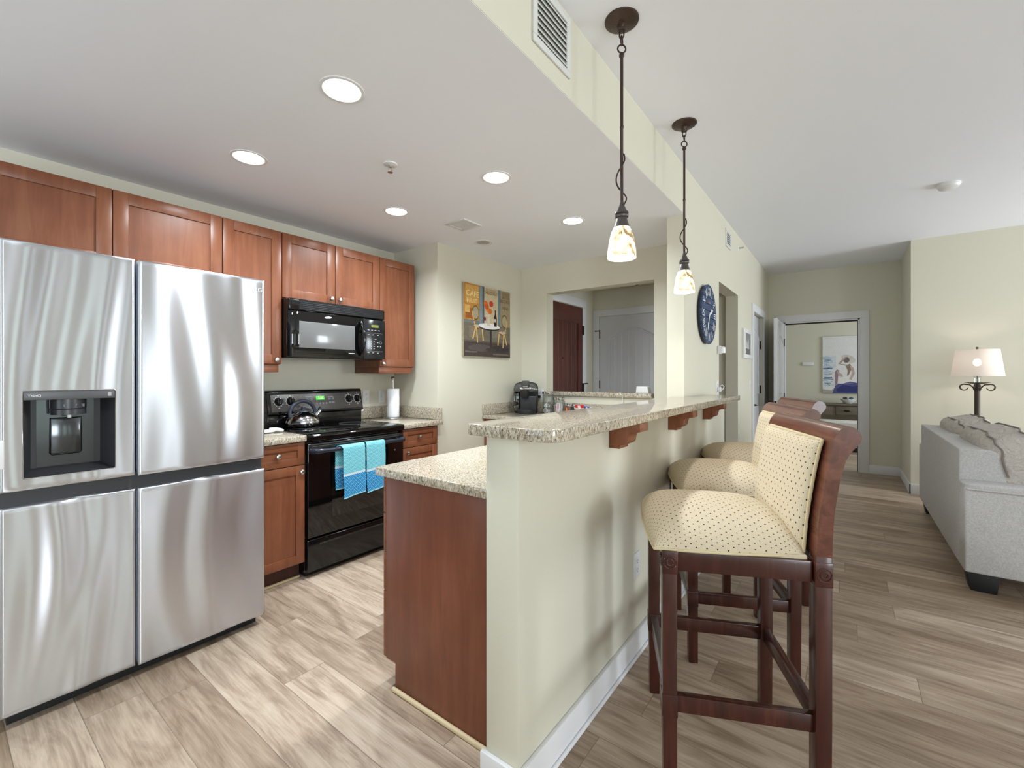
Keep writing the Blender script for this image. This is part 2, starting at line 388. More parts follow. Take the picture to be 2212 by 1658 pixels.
def tag(o, label, cat, group=None):
    o['label'] = label; o['category'] = cat
    if group: o['group'] = group
    return o
def thing(name, label, cat, loc=(0, 0, 0), rz=0.0, group=None):
    o = bpy.data.objects.new(name, None); COL.objects.link(o); o.location = loc; o.rotation_euler = (0, 0, rz)
    o.empty_display_size = .05; OFF[o.name] = tuple(loc) if rz == 0 else (0, 0, 0)
    return tag(o, label, cat, group)
def struct(name, mb, m, **kw):
    o = mb.build(name, m, **kw); o['kind'] = 'structure'; return o
def copy_tree(o, parent=None):
    c = o.copy(); COL.objects.link(c)
    if parent: c.parent = parent
    for ch in list(o.children): copy_tree(ch, c)
    return c
def text_into(mb, body, size, origin, facing, align='CENTER', ext=.0004, rot=0.0, sx=1.0):
    cu = bpy.data.curves.new('t', 'FONT'); cu.body = body; cu.size = size; cu.align_x = align; cu.align_y = 'CENTER'; cu.extrude = ext; cu.resolution_u = 3
    ob = bpy.data.objects.new('t', cu); COL.objects.link(ob)
    dg = bpy.context.evaluated_depsgraph_get(); me = bpy.data.meshes.new_from_object(ob.evaluated_get(dg))
    bpy.data.objects.remove(ob); bpy.data.curves.remove(cu)
    R = {'+x': Matrix(((0, 0, 1), (1, 0, 0), (0, 1, 0))), '-y': Matrix(((1, 0, 0), (0, 0, -1), (0, 1, 0)))}[facing].to_4x4()
    mt = Matrix.Translation(origin) @ R @ Matrix.Rotation(rot, 4, 'Z') @ Matrix.Diagonal((sx, 1, 1, 1))
    t = bmesh.new(); t.from_mesh(me); bpy.data.meshes.remove(me)
    if not t.loops.layers.uv: t.loops.layers.uv.new('UVMap')
    return mb._merge(t, mt)
XP = Matrix(((0, 0, 1, 0), (1, 0, 0, 0), (0, 1, 0, 0), (0, 0, 0, 1)))   # local z -> +x
def at(mt, p): return Matrix.Translation(p) @ mt

# ---------------------------------------------------------------- room shell
HC, HL = 2.44, 2.78         # kitchen and living room ceiling heights
XK, XW = -3.38, -.91
struct('floor', MB().box(-4.2, 5.3, -2.6, 11, -.06, 0), M_FLOOR, smooth=False)
struct('ceiling_kitchen', MB().box(-3.6, -.912, -2.4, 4.03, HC, HC + .06), M_CEIL, smooth=False)
struct('ceiling_living', MB().box(-1.03, 5.2, -2.4, 7.66, HL, HL + .06), M_CEIL, smooth=False)
struct('ceiling_hall', MB().box(-2.8, -1.03, 4.03, 5.4, 2.385, 2.43), M_WALL, smooth=False)
struct('ceiling_bedroom', MB().box(-2.2, 2.6, 7.66, 10.8, HL - .04, HL + .02), M_CEIL, smooth=False)
struct('wall_kitchen', MB().box(XK - .12, XK, -2.4, 2.67, 0, HC), M_WALL, smooth=False)
struct('wall_alcove', MB().box(XK - .12, -2.80, 2.66, 4.03, 0, HC), M_WALL, smooth=False)
mb = MB()
mb.box(-2.80, -2.483, 3.90, 4.03, 0, HC); mb.box(-1.355, -1.03, 3.90, 4.03, 0, HC)
mb.box(-2.483, -1.355, 3.90, 4.03, 0, 1.095); mb.box(-2.483, -1.355, 3.90, 4.03, 2.148, HC)
struct('wall_pass_through', mb, M_WALL, smooth=False)
mb = MB(); mb.box(-2.74, -2.62, 4.03, 5.4, 0, 2.40); struct('wall_hall_left', mb, M_WALL, smooth=False)
mb = MB(); mb.box(-2.62, -1.03, 5.25, 5.37, 0, 2.40); struct('wall_hall_back', mb, M_WALL, smooth=False)
mb = MB(); t = .12
mb.box(XW - t, XW, 3.236, 4.313, 0, HL); mb.box(XW - t, XW, 4.313, 5.196, 2.145, HL); mb.box(XW - t, XW, 5.196, 6.14, 0, HL)
mb.box(XW - t, XW, 6.14, 6.98, 2.085, HL); mb.box(XW - t, XW, 6.98, 7.67, 0, HL)
struct('wall_clock_side', mb, M_WALL, smooth=False)
struct('wall_soffit', MB().box(-.935, XW, -2.4, 3.236, HC + .0015, HL), M_WALL, smooth=False)
mb = MB(); YB = 7.55
mb.box(XW, -.718, YB, YB + .12, 0, HL); mb.box(-.718, .154, YB, YB + .12, 2.065, HL); mb.box(.154, .575, YB, YB + .12, 0, HL)
struct('wall_bedroom', mb, M_WALL, smooth=False)
struct('wall_lamp_side', MB().box(.575, 5.12, 6.52, 7.67, 0, HL), M_WALL, smooth=False)
mb = MB(); xr = 5.0
mb.box(xr, xr + .14, -2.4, -1.95, 0, HL); mb.box(xr, xr + .14, -.35, .75, 0, HL); mb.box(xr, xr + .14, -1.95, -.35, 0, .5); mb.box(xr, xr + .14, -1.95, -.35, 2.3, HL); mb.box(xr, xr + .14, 1.5, 1.95, 0, HL); mb.box(xr, xr + .14, 2.45, 3.7, 0, HL); mb.box(xr, xr + .14, 4.15, 4.75, 0, HL); mb.box(xr, xr + .14, 6.35, 6.55, 0, HL); mb.box(xr, xr + .14, 3.7, 4.15, 2.3, HL); mb.box(xr, xr + .14, 3.7, 4.15, 0, .2)
mb.box(xr, xr + .14, .75, 1.5, 2.3, HL); mb.box(xr, xr + .14, 1.95, 2.45, 2.3, HL); mb.box(xr, xr + .14, .75, 1.5, 0, .2); mb.box(xr, xr + .14, 1.95, 2.45, 0, .2)
mb.box(xr, xr + .14, 4.75, 6.35, 2.3, HL); mb.box(xr, xr + .14, 4.75, 6.35, 0, .6)
struct('wall_right', mb, M_WALL, smooth=False)
mb = MB(); yb = -2.2
mb.box(-3.5, -2.55, yb - .14, yb, 0, HL); mb.box(-.85, .55, yb - .14, yb, 0, HL); mb.box(3.45, 5.14, yb - .14, yb, 0, HL)
mb.box(.55, 3.45, yb - .14, yb, 2.3, HL); mb.box(.55, 3.45, yb - .14, yb, 0, .3)
mb.box(-2.55, -.85, yb - .14, yb, 2.2, HL); mb.box(-2.55, -.85, yb - .14, yb, 0, .5)
struct('wall_rear', mb, M_WALL, smooth=False)
mb = MB(); mb.box(-2.0, 2.4, 10.6, 10.72, 0, HL); struct('wall_bedroom_back', mb, M_WALL, smooth=False)
mb = MB(); mb.box(-2.1, -1.98, 7.66, 10.7, 0, HL); struct('wall_bedroom_left', mb, M_WALL, smooth=False)
mb = MB(); mb.box(2.2, 2.32, 7.66, 8.3, 0, HL); mb.box(2.2, 2.32, 9.9, 10.7, 0, HL); mb.box(2.2, 2.32, 8.3, 9.9, 2.3, HL); mb.box(2.2, 2.32, 8.3, 9.9, 0, .7)
struct('wall_bedroom_right', mb, M_WALL, smooth=False)
KX0, KX1, KY0, KY1, KZ = -.914, -.786, 1.078, 3.92, 1.107
struct('wall_knee', MB().box(KX0, KX1, KY0, KY1, 0, KZ, .004), M_WALL)

def window_frame(name, axis, c, a0, a1, z0, z1, n, f=.05):
    mb = MB()
    def bar(a, b, z, zz):
        if axis == 'x': mb.box(c, c + .06, a, b, z, zz)
        else: mb.box(a, b, c, c + .06, z, zz)
    bar(a0, a1, z0, z0 + f); bar(a0, a1, z1 - f, z1)
    for i in range(n + 1):
        p = a0 + (a1 - a0 - f) * i / n; bar(p, p + f, z0, z1)
    struct(name, mb, M_TRIM, smooth=False)
window_frame('window_1', 'x', xr + .04, .75, 1.5, .2, 2.3, 2, .12)
window_frame('window_6', 'x', xr + .04, 1.95, 2.45, .2, 2.3, 1, .12)
window_frame('window_2', 'x', xr + .04, 4.75, 6.35, .6, 2.3, 2)
window_frame('added_window_8', 'x', xr + .04, -1.95, -.35, .5, 2.3, 2)  # unseen window added to let in fill for the knee wall
window_frame('added_window_7', 'x', xr + .04, 3.7, 4.15, .2, 2.3, 1)  # unseen opening added for the curtain backlight
window_frame('added_window_3', 'y', yb - .10, .55, 3.45, .3, 2.3, 3)  # unseen window added for the rear fill
window_frame('added_window_4', 'y', yb - .10, -2.55, -.85, .5, 2.2, 2)  # unseen window added for the kitchen ceiling fill
window_frame('window_5', 'x', 2.24, 8.3, 9.9, .7, 2.3, 2)

# baseboards and casings
BB = .112; bt = .016
mb = MB(); mb.box(KX1, KX1 + bt, KY0 - bt, KY1 + bt, 0, BB, .003); mb.box(KX0 - .012, KX1 + bt, KY0 - bt, KY0, 0, BB, .003)
mb.box(KX1 + bt, KX1 + bt + .010, KY0 - bt, KY1 + bt, 0, .016, .003)
struct('baseboard_knee', mb, M_TRIM)
mb = MB(); mb.box(.249, .575, YB - bt, YB, 0, BB, .003); mb.box(.575 - bt, .575, 6.52 - bt, YB, 0, BB, .003); mb.box(.575 - bt, 5.0, 6.52 - bt, 6.52, 0, BB, .003)
struct('baseboard_far', mb, M_TRIM)
mb = MB(); mb.box(XW, XW + bt, KY1 + .02, 4.313, 0, BB, .003); mb.box(XW, XW + bt, 5.196, 6.05, 0, BB, .003); struct('baseboard_clock_side', mb, M_TRIM)
mb = MB(); mb.box(-1.6, 2.2, 10.6 - bt, 10.6, 0, BB, .003); struct('baseboard_bedroom', mb, M_TRIM)
def casing(name, axis, c, th, a0, a1, top, wd):
    mb = MB()
    def bar(a, b, z, zz):
        lo, hi = min(c, c + th), max(c, c + th)
        if axis == 'x': mb.box(lo, hi, a, b, z, zz, .003)
        else: mb.box(a, b, lo, hi, z, zz, .003)
    bar(a0 - wd, a0, 0, top); bar(a1, a1 + wd, 0, top); bar(a0 - wd, a1 + wd, top, top + wd); struct(name, mb, M_TRIM)
casing('trim_bedroom_door', 'y', YB, -.018, -.718, .154, 2.065, .098)
casing('trim_hall_closet_door', 'x', XW, .018, 6.14, 6.98, 2.085, .092)
casing('trim_white_door', 'y', 5.25, -.018, -2.53, -1.66, 2.05, .088)
casing('trim_entry_door', 'x', -2.62, .018, 4.04, 4.925, 2.14, .10)
mb = MB(); mb.box(-.718, -.70, YB, YB + .12, 0, 2.065); mb.box(.136, .154, YB, YB + .12, 0, 2.065); mb.box(-.718, .154, YB, YB + .12, 2.047, 2.065)
struct('trim_bedroom_jamb', mb, M_TRIM)
mb = MB(); mb.box(.128, .136, YB + .03, YB + .05, 0, 2.047); mb.box(-.70, .136, YB + .03, YB + .05, 2.03, 2.047); struct('trim_bedroom_jamb_seal', mb, M_DARKHW)

# granite sill in the pass-through
mb = MB(); mb.box(-2.483, -1.372, 3.875, 4.045, 1.095, 1.136, .004); struct('trim_pass_through_sill', mb, M_GRAN)

# ---------------------------------------------------------------- doors
def arch(x0, x1, z0, z1, rise, n=14):
    return [(x0, z0), (x1, z0), (x1, z1)] + [(x1 + (x0 - x1) * i / n, z1 + rise * sin(pi * i / n)) for i in range(1, n)] + [(x0, z1)]
# white panelled door at the back of the hall
mb = MB(); mb.box(-2.525, -1.665, 5.238, 5.249, .01, 2.045, .002)
for poly in (arch(-2.395, -1.795, .98, 1.77, .12), [(-2.395, .2), (-1.795, .2), (-1.795, .82), (-2.395, .82)]):
    mb.tube([(x, 5.236, z) for x, z in poly], .009, 8, True)
    mb.tube([(x * .93 - 2.095 * .07, 5.238, z * .95 + .05 * (1.4 if z > .9 else .5)) for x, z in poly], .005, 6, True)
for i in range(6):
    x = -2.32 + .09 * i; mb.cyl((x, 5.238, 1.0), (x, 5.238, 1.80 + .06 * sin(pi * (i + .5) / 6)), .0035, n=8)
door = struct('door_1', mb, M_DOORW)
mb = MB(); mb.box(-2.532, -2.52, 5.232, 5.24, 1.77, 1.88); mb.box(-2.532, -2.52, 5.232, 5.24, 1.13, 1.23); mb.box(-2.59, -2.525, 5.226, 5.234, 1.862, 1.874)
mb.build('hinge', M_DARKHW, door)
# brown entry door on the left wall of the hall
mb = MB(); mb.box(-2.617, -2.606, 4.045, 4.91, .01, 2.13, .002)
mb.box(-2.606, -2.598, 4.045, 4.91, 1.93, 2.13, .003); mb.box(-2.606, -2.598, 4.80, 4.91, .01, 1.93, .003); mb.box(-2.606, -2.598, 4.045, 4.15, .01, 1.93, .003)
for i in range(6): mb.cyl((-2.606, 4.24 + .1 * i, .1), (-2.606, 4.24 + .1 * i, 1.93), .004, n=8)
door = struct('door_2', mb, M_ENTRY)
mb = MB(); mb.box(-2.60, -2.588, 4.91, 4.935, 1.80, 1.91); mb.box(-2.60, -2.588, 4.91, 4.935, 1.08, 1.20); mb.tube([(-2.59, 4.90, 1.19), (-2.56, 4.95, 1.20), (-2.57, 5.0, 1.195)], .006); mb.build('hinge', M_DARKHW, door)
mb = MB(); mb.lathe([(.012, 0), (.012, .006)], mt=at(XP, (-2.606, 4.44, 1.5)), n=12); mb.build('peephole', M_DARKHW, door)
# closet door in the clock wall
mb = MB(); mb.box(-.985, -.945, 6.15, 6.97, .01, 2.075, .002)
for poly in (arch(6.30, 6.82, 1.05, 1.80, .09), [(6.30, .2), (6.82, .2), (6.82, .88), (6.30, .88)]):
    mb.tube([(-.945, y, z) for y, z in poly], .010, 8, True)
door = struct('door_3', mb, M_DOORW)
mb = MB(); mb.box(-.945, -.93, 6.955, 6.985, 1.66, 1.77); mb.box(-.945, -.93, 6.955, 6.985, 1.05, 1.16); mb.build('hinge', M_DARKHW, door)
mb = MB(); mb.lathe([(.026, 0), (.026, .012), (.012, .02), (.012, .05)], mt=at(XP, (-.945, 6.21, .93)), n=16); mb.tube([(-.895, 6.205, .93), (-.893, 6.26, .928), (-.893, 6.33, .922)], [.011, .010, .008]); mb.build('handle', M_DARKHW, door)
# bedroom door, open towards the living room
mb = MB(); mb.box(-.757, -.717, 6.76, 7.54, .01, 2.055, .002); mb.tube([(-.717, y, z) for y, z in arch(6.9, 7.4, 1.05, 1.75, .09)], .008, 8, True)
door = struct('door_4', mb, M_DOORW)
mb = MB()
for sx in (1, -1):
    x = -.717 if sx > 0 else -.757
    mt = Matrix.Translation((x, 6.83, .93)) @ Matrix.Rotation(sx * pi / 2, 4, 'Y')
    mb.lathe([(.028, 0), (.028, .008), (.011, .014), (.011, .035), (.024, .045), (.027, .06), (.018, .072), (0, .075)], mt=mt, n=16)
mb.build('knob', M_DARKHW, door)
mb = MB(); mb.box(-.750, -.724, 6.756, 6.761, .90, .96); mb.build('latch_plate', M_DARKHW, door)
mb = MB(); mb.box(-.716, -.705, 7.53, 7.56, 1.72, 1.83); mb.box(-.716, -.705, 7.53, 7.56, .93, 1.04); mb.build('hinge', M_DARKHW, door)

# ---------------------------------------------------------------- refrigerator
FX, FY0, FYM, FY1 = -2.43, .168, .553, 1.079
fr = thing('refrigerator', 'large stainless steel four-door refrigerator with water dispenser', 'refrigerator', (-2.85, .62, 0))
MB().box(-3.33, FX - .124, FY0 + .004, FY1 - .004, .03, 1.775, .006).build('body', M_FRBODY, fr)
MB().box(-3.3, FX - .06, FY0 + .02, FY1 - .02, 0, .06).build('base_grille', M_BLACKM, fr)
MB().box(FX - .125, FX - .035, FY0 + .002, FY1 - .002, .80, .88).build('handle_channel', M_FRBODY, fr)
def steel_door(y0, y1, z0, z1, seed, hole=None):
    ys = sorted(set([y0, y0 + .003, y0 + .008, y1 - .008, y1 - .003, y1] + [y0 + (y1 - y0) * i / 40 for i in range(1, 40)] + ([hole[0], hole[1]] if hole else [])))
    zs = sorted(set([z0, z0 + .003, z0 + .008, z1 - .008, z1 - .003, z1] + [z0 + (z1 - z0) * i / 40 for i in range(1, 40)] + ([hole[2], hole[3]] if hole else [])))
    def x(y, z):
        d = min(y - y0, y1 - y, z - z0, z1 - z); e = 0 if d > .008 else -.005 * (1 - d / .008) ** 2
        u = (y - y0) / (y1 - y0); v = (z - z0) / (z1 - z0)
        damp = sin(pi * u) ** .5 if 0 < u < 1 else 0
        wv = .0011 * sin(9.5 * u + 1.3 * sin(2.6 * v + seed) + seed) + .0007 * sin(19 * u + 1.8 * sin(3.3 * v + 2 * seed) - seed)
        return FX + e + wv * damp * 2.0
    mb = MB()
    t = mb._new(); V = [[t.verts.new((x(y, z), y, z)) for z in zs] for y in ys]
    for i in range(len(ys) - 1):
        for j in range(len(zs) - 1):
            if hole and hole[0] <= ys[i] < hole[1] - 1e-6 and hole[2] <= zs[j] < hole[3] - 1e-6: continue
            t.faces.new((V[i][j], V[i + 1][j], V[i + 1][j + 1], V[i][j + 1]))
    xb = FX - .121
    loop = [V[i][0] for i in range(len(ys))] + [V[-1][j] for j in range(1, len(zs))] + [V[i][-1] for i in range(len(ys) - 2, -1, -1)] + [V[0][j] for j in range(len(zs) - 2, 0, -1)]
    back = [t.verts.new((xb, v.co.y, v.co.z)) for v in loop]; n = len(loop)
    for i in range(n): t.faces.new((loop[i], loop[(i + 1) % n], back[(i + 1) % n], back[i]))
    bmesh.ops.recalc_face_normals(t, faces=t.faces)
    return mb._merge(t)
HOLE = (.2235, .4845, .915, 1.242)
ld = steel_door(FY0, FYM - .005, .872, 1.796, 0.4, HOLE).build('door', M_STEEL, fr, ang=50)
rd = steel_door(FYM + .007, FY1, .868, 1.796, 2.1).build('door', M_STEEL, fr, ang=50)
steel_door(FY0, FYM - .003, .055, .814, 4.2).build('door', M_STEEL, fr, ang=50)
steel_door(FYM + .007, FY1, .05, .812, 3.0).build('door', M_STEEL, fr, ang=50)
mb = MB()
text_into(mb, 'LG', .030, (FX + .0012, 1.046, 1.741), '+x'); mb.build('lettering', M_WHITET, rd); mb = MB(); mb.lathe([(.0145, 0), (.0145, .0008)], mt=at(XP, (FX + .0008, .992, 1.742)), n=24)
mb.build('logo', M_WHITET, rd)
mb = MB(); y0, y1, z0, z1 = HOLE; xb = FX - .10
mb.box(xb - .004, xb, y0 - .01, y1 + .01, z0 - .01, z1 + .01)
mb.prism([(FX - .002, y0), (xb, y0 + .03), (xb, y0 - .008), (FX - .014, y0 - .004)], 'z', z0 - .006, z1); mb.prism([(FX - .002, y1), (xb, y1 - .03), (xb, y1 + .008), (FX - .014, y1 + .004)], 'z', z0 - .006, z1)
mb.prism([(FX - .002, z0), (xb, z0 + .022), (xb, z0 - .008), (FX - .014, z0 - .004)], 'y', y0 - .001, y1 + .001); mb.box(xb, FX - .02, y0 - .006, y1 + .006, z1 - .02, z1 + .006)
dsp = mb.build('dispenser', M_DISP, ld)
mb = MB(); mb.box(xb - .001, xb + .002, y0 + .045, y1 - .05, z0 + .025, z1 - .03); mb.build('dispenser_back', M_DISPBACK, ld)
mb = MB(); mb.box(FX - .03, FX - .0005, y0 + .001, y1 - .001, z1 - .036, z1 - .001, .002)
mb.mi = 1; text_into(mb, 'ThinQ', .0135, (FX + .0002, y0 + .03, z1 - .020), '+x')
mb.mi = 2; mb.box(FX - .001, FX + .0002, y1 - .024, y1 - .013, z1 - .027, z1 - .012); mb.build('dispenser_bar', [M_DISPBAR, M_WHITET, M_GREYT], ld)
mb = MB(); yc = .352
mb.lathe([(.052, 0), (.052, .02), (.050, .022), (.053, .025), (.053, .062)], FX - .055, yc, 1.145, n=40)
mb.mi = 1
for dy, g in ((-.016, '|||'), (.012, '\\|/'), (.036, '|||')): text_into(mb, g, .012, (FX - .055 + .0535 - abs(dy) * .25, yc + dy, 1.182), '+x')
mb.mi = 2; mb.cyl((FX - .035, yc, 1.132), (FX - .035, yc, 1.15), .006); mb.build('dispenser_nozzle', [M_DISP, M_GREYT, M_WHITEP], ld)
mb = MB(); mb.box(xb + .002, xb + .010, .305, .395, .985, 1.13, .006); mb.mi = 1
mb.tube([(xb + .006, y, z) for y, z in ((.306, .99), (.311, .984), (.389, .984), (.395, .99), (.395, 1.128), (.306, 1.128))], .0035, 6, True)
mb.build('dispenser_paddle', [M_DISPBACK, M_BLACK], ld)
mb = MB(); mb.tube([(FX + .0005, y, z) for y, z in ((y0, z0 + .005), (y0 + .005, z0), (y1 - .005, z0), (y1, z0 + .005), (y1, z1 - .005), (y1 - .005, z1), (y0 + .005, z1), (y0, z1 - .005))], .0016, 6, True)
mb.build('dispenser_rim', M_CHROME, ld)
tag(MB().box(FX + .001, FX + .016, .160, .178, .960, 1.066, .004, 3).build('child_latch', M_WHITEP), 'small white plastic latch stuck at the left edge of the refrigerator', 'latch')

# ---------------------------------------------------------------- kitchen cabinets
def shaker(mb_front, x, y0, y1, z0, z1, fw=.055, th=.02):
    """frame-and-panel front facing +x with its face at x"""
    xb = x - th
    mb_front.box(xb, x, y0, y0 + fw, z0, z1, .0015); mb_front.box(xb, x, y1 - fw, y1, z0, z1, .0015)
    mb_front.box(xb, x, y0 + fw, y1 - fw, z1 - fw, z1, .0015); mb_front.box(xb, x, y0 + fw, y1 - fw, z0, z0 + fw, .0015)
    mb_front.box(xb, x - .009, y0 + fw - .004, y1 - fw + .004, z0 + fw - .004, z1 - fw + .004)
def knob(parent, x, y, z):
    mb = MB(); mb.lathe([(.008, 0), (.0055, .004), (.0055, .012), (.013, .016), (.0155, .021), (.0145, .026), (.008, .0295), (0, .0305)], mt=at(XP, (x, y, z)), n=20)
    mb.build('knob', M_NICKEL, parent)
UX = -3.03
def upper(label, y0, y1, z0, doors, rail=False, group='wall cabinets above the range and refrigerator'):
    t = thing('wall_cabinet', label, 'cabinet', (-3.2, (y0 + y1) / 2, z0), group=group)
    mb = MB(); mb.box(XK + .002, UX - .021, y0 + .001, y1 - .001, z0, 2.265, .001); mb.build('carcass', M_CAB, t)
    for (a, b, kn) in doors:
        mb = MB(); shaker(mb, UX, a + .002, b - .002, z0 + .003, 2.263, .062); d = mb.build('door', M_CAB, t)
        if kn: knob(d, UX, *kn)
    if rail:
        mb = MB(); mb.box(XK + .002, UX - .012, y0 + .002, y1 - .016, z0 - .052, z0, .002); mb.build('light_rail', M_CABH, t)
    return t
upper('cherry wall cabinet with two doors over the refrigerator', .088, 1.099, 1.86, [(.088, .593, None), (.593, 1.099, None)])
upper('tall cherry wall cabinet between the refrigerator and the microwave', 1.101, 1.455, 1.372, [(1.101, 1.455, (1.415, 1.402))], True)
upper('short cherry wall cabinet with two knobs directly above the microwave', 1.457, 2.237, 1.822, [(1.457, 1.846, (1.812, 1.862)), (1.846, 2.237, (1.880, 1.862))])
upper('tall narrow cherry wall cabinet right of the microwave', 2.239, 2.603, 1.368, [(2.239, 2.603, (2.265, 1.395))], True)
BX = -2.745
def base(label, y0, y1, dy0, dz, door, kd, kdo, toe=True):
    t = thing('base_cabinet', label, 'cabinet', (-3.0, (y0 + y1) / 2, 0), group='base cabinets beside the range')
    MB().box(XK + .002, BX - .021, y0, y1, .11, .882, .001).build('carcass', M_CAB, t)
    MB().box(XK + .002, BX - .075, y0 + .001, y1 - .001, 0, .11).build('toe_kick', M_TOE, t)
    mb = MB(); shaker(mb, BX, y0 + .002, y1 - .003, *dz, .045); d = mb.build('drawer', M_CABH, t); knob(d, BX, *kd)
    mb = MB(); shaker(mb, BX, y0 + .002, y1 - .003, *door, .055); d = mb.build('door', M_CAB, t); knob(d, BX, *kdo)
    return t
base('cherry base cabinet squeezed between the refrigerator and the range', 1.10, 1.464, 0, (.737, .876), (.115, .731), (1.290, .808), (1.436, .694))
base('cherry base cabinet right of the range, below the paper towels', 2.243, 2.608, 0, (.732, .874), (.115, .727), (2.405, .806), (2.283, .692))
mb = MB(); mb.box(BX - .075, BX - .059, 1.10, 1.463, 0, .016, .005); struct('trim_1', mb, M_QROUND)
CTX = -2.722
mb = MB(); mb.box(XK + .002, CTX, 1.10, 1.462, .883, .920, .003); mb.box(XK + .002, XK + .022, 1.10, 1.462, .92, 1.02, .002)
tag(mb.build('countertop', M_GRAN), 'small granite countertop piece left of the range holding the spoon rest', 'countertop')
mb = MB(); mb.box(XK + .002, CTX, 2.241, 2.656, .883, .920, .003); ct = tag(mb.build('countertop', M_GRAN), 'granite countertop piece right of the range holding the paper towels', 'countertop')
mb = MB(); mb.box(XK + .002, XK + .022, 2.241, 2.656, .921, 1.022, .002); mb.box(XK + .022, BX + .01, 2.636, 2.656, .921, 1.022, .002); mb.build('backsplash', M_GRAN, ct)

# ---------------------------------------------------------------- range
RY0, RY1 = 1.468, 2.237
rg = thing('kitchen_range', 'black electric range with glass cooktop and green clock', 'range', (-3.0, 1.85, 0))
MB().box(XK + .01, -2.765, RY0, RY1, .035, .895, .003).build('body', M_BLACK, rg)
MB().box(XK + .03, -2.79, RY0 + .02, RY1 - .02, 0, .04).build('base', M_BLACKM, rg)
mb = MB(); mb.prism([(-3.27, .895), (-2.735, .872), (-2.722, .880), (-2.718, .905), (-2.726, .918), (-2.745, .924), (-3.27, .924)], 'y', RY0 - .001, RY1 + .001, .002)
ck = mb.build('cooktop', M_BLACKG, rg)
M_RING = mat('burner_ring_grey', (70, 70, 72), .3)
for cx, cy, r in ((-2.90, 1.66, .10), (-2.90, 2.05, .085), (-3.12, 1.66, .085), (-3.12, 2.05, .10)): mb = MB(); mb.tube([(cx + r * cos(a * pi / 24), cy + r * sin(a * pi / 24), .9241) for a in range(48)], .0007, 4, True); mb.build('burner_ring', M_RING, ck)
mb = MB(); mb.box(-2.762, -2.728, RY0 + .004, RY1 - .004, .258, .862, .006, 3); dr = mb.build('oven_door', M_BLACKG, rg)
mb = MB(); mb.box(-2.7285, -2.727, RY0 + .17, RY1 - .17, .36, .70, .0005); mb.build('oven_window', mat('oven_window_glass', (16, 18, 17), .03, spec=.8), dr)
mb = MB()
for z in (.838, .850): mb.box(-2.728, -2.7255, RY0 + .03, RY1 - .05, z, z + .005, .001)
mb.build('door_vent', mat('door_vent_line', (92, 94, 100), .3, .6), dr)
mb = MB(); hz = .815; hx = -2.672
pts = [(-2.728, RY0 + .025, hz - .004), (-2.70, RY0 + .028, hz), (-2.68, RY0 + .045, hz), (hx, RY0 + .08, hz)] + [(hx, RY0 + .08 + (RY1 - RY0 - .16) * i / 8, hz) for i in range(1, 8)] + [(hx, RY1 - .08, hz), (-2.68, RY1 - .045, hz), (-2.70, RY1 - .028, hz), (-2.728, RY1 - .025, hz - .004)]
mb.tube(pts, [.019] * 3 + [.015] * (len(pts) - 6) + [.019] * 3, 12); mb.build('handle', M_HANDLE, dr)
mb = MB(); mb.lathe([(.005, 0), (.006, .003), (0, .005)], mt=at(XP, (-2.728, RY1 - .085, .735)), n=12); mb.build('door_button', M_NICKEL, dr)
mb = MB(); mb.box(-2.762, -2.730, RY0 + .004, RY1 - .004, .042, .245, .006, 3); mb.prism([(-2.730, .20), (-2.722, .215), (-2.730, .235)], 'y', RY0 + .08, RY1 - .08); mb.build('storage_drawer', M_BLACK, rg)
mb = MB(); mb.box(XK + .012, -3.27, RY0 + .004, RY1 - .004, .895, 1.02, .004); mb.build('riser', M_BLACK, rg)
# slanted control panel
PT = [(-3.262, 1.008), (-3.252, 1.018), (-3.286, 1.178), (-3.300, 1.188), (XK + .014, 1.188), (XK + .014, 1.008)]
mb = MB(); mb.prism(PT, 'y', RY0 - .004, RY1 + .003, .006, 3); cp = mb.build('control_panel', M_BLACK, rg)
sl = math.atan2(.034, .16); PM = Matrix.Translation((-3.268, 0, 1.098)) @ Matrix.Rotation(-sl, 4, 'Y')
def pan(mb, y0, y1, z0, z1, e=.001, bev=0): mb.box(-.004, e, y0, y1, z0, z1, bev, 2, PM)
mb = MB(); pan(mb, RY0 + .025, RY1 - .012, -.066, .062, .0015, .001); mb.build('panel_face', M_PANEL, cp)
for y in (1.546, 1.632, 2.112, 2.190):
    mb = MB(); K = PM @ Matrix.Translation((.0015, y, .010)) @ XP; mb.lathe([(.030, 0), (.030, .004), (.026, .008), (.024, .024), (.021, .028), (0, .028)], mt=K, n=28)
    mb.box(-.006, .006, -.024, .024, .02, .034, .002, 2, K)
    mb.mi = 1; mb.lathe([(.0335, 0), (.0335, .0008), (.0315, .0008), (.0315, 0)], mt=K, n=32, close=False)
    for k in range(11):
        a = radians(-60 + 30 * k); mb.box(-.0012, .0012, .036, .041, 0, .0008, 0, 2, K @ Matrix.Rotation(a, 4, 'Z'))
    for q, wd in ((.045, .010), (-.047, .012)): mb.box(-wd / 2, wd / 2, q - .0015, q + .0015, 0, .0008, 0, 2, K)
    mb.build('knob', [M_BLACK, M_WHITET], cp)
mb = MB(); pan(mb, 1.832, 1.898, .012, .040, .0022); mb.build('clock_display', M_GREEN, cp)
mb = MB(); cu_ = PM @ Matrix.Translation((.0026, 1.868, .026)); 
_t = MB(); text_into(_t, '2:32', .026, (0, 0, 0), '+x'); bmesh.ops.transform(_t.bm, matrix=cu_, verts=_t.bm.verts); _t.build('clock_digits', M_GREEND, cp)
M_BTN = mat('panel_button_grey', (112, 116, 120), .4)
def pbtn(y, z, wd, h, b=.003): q = MB(); pan(q, y, y + wd, z, z + h, .0021, b); q.build('button', M_BTN, cp)
for y in (1.752, 1.785): pbtn(y, .010, .022, .020)
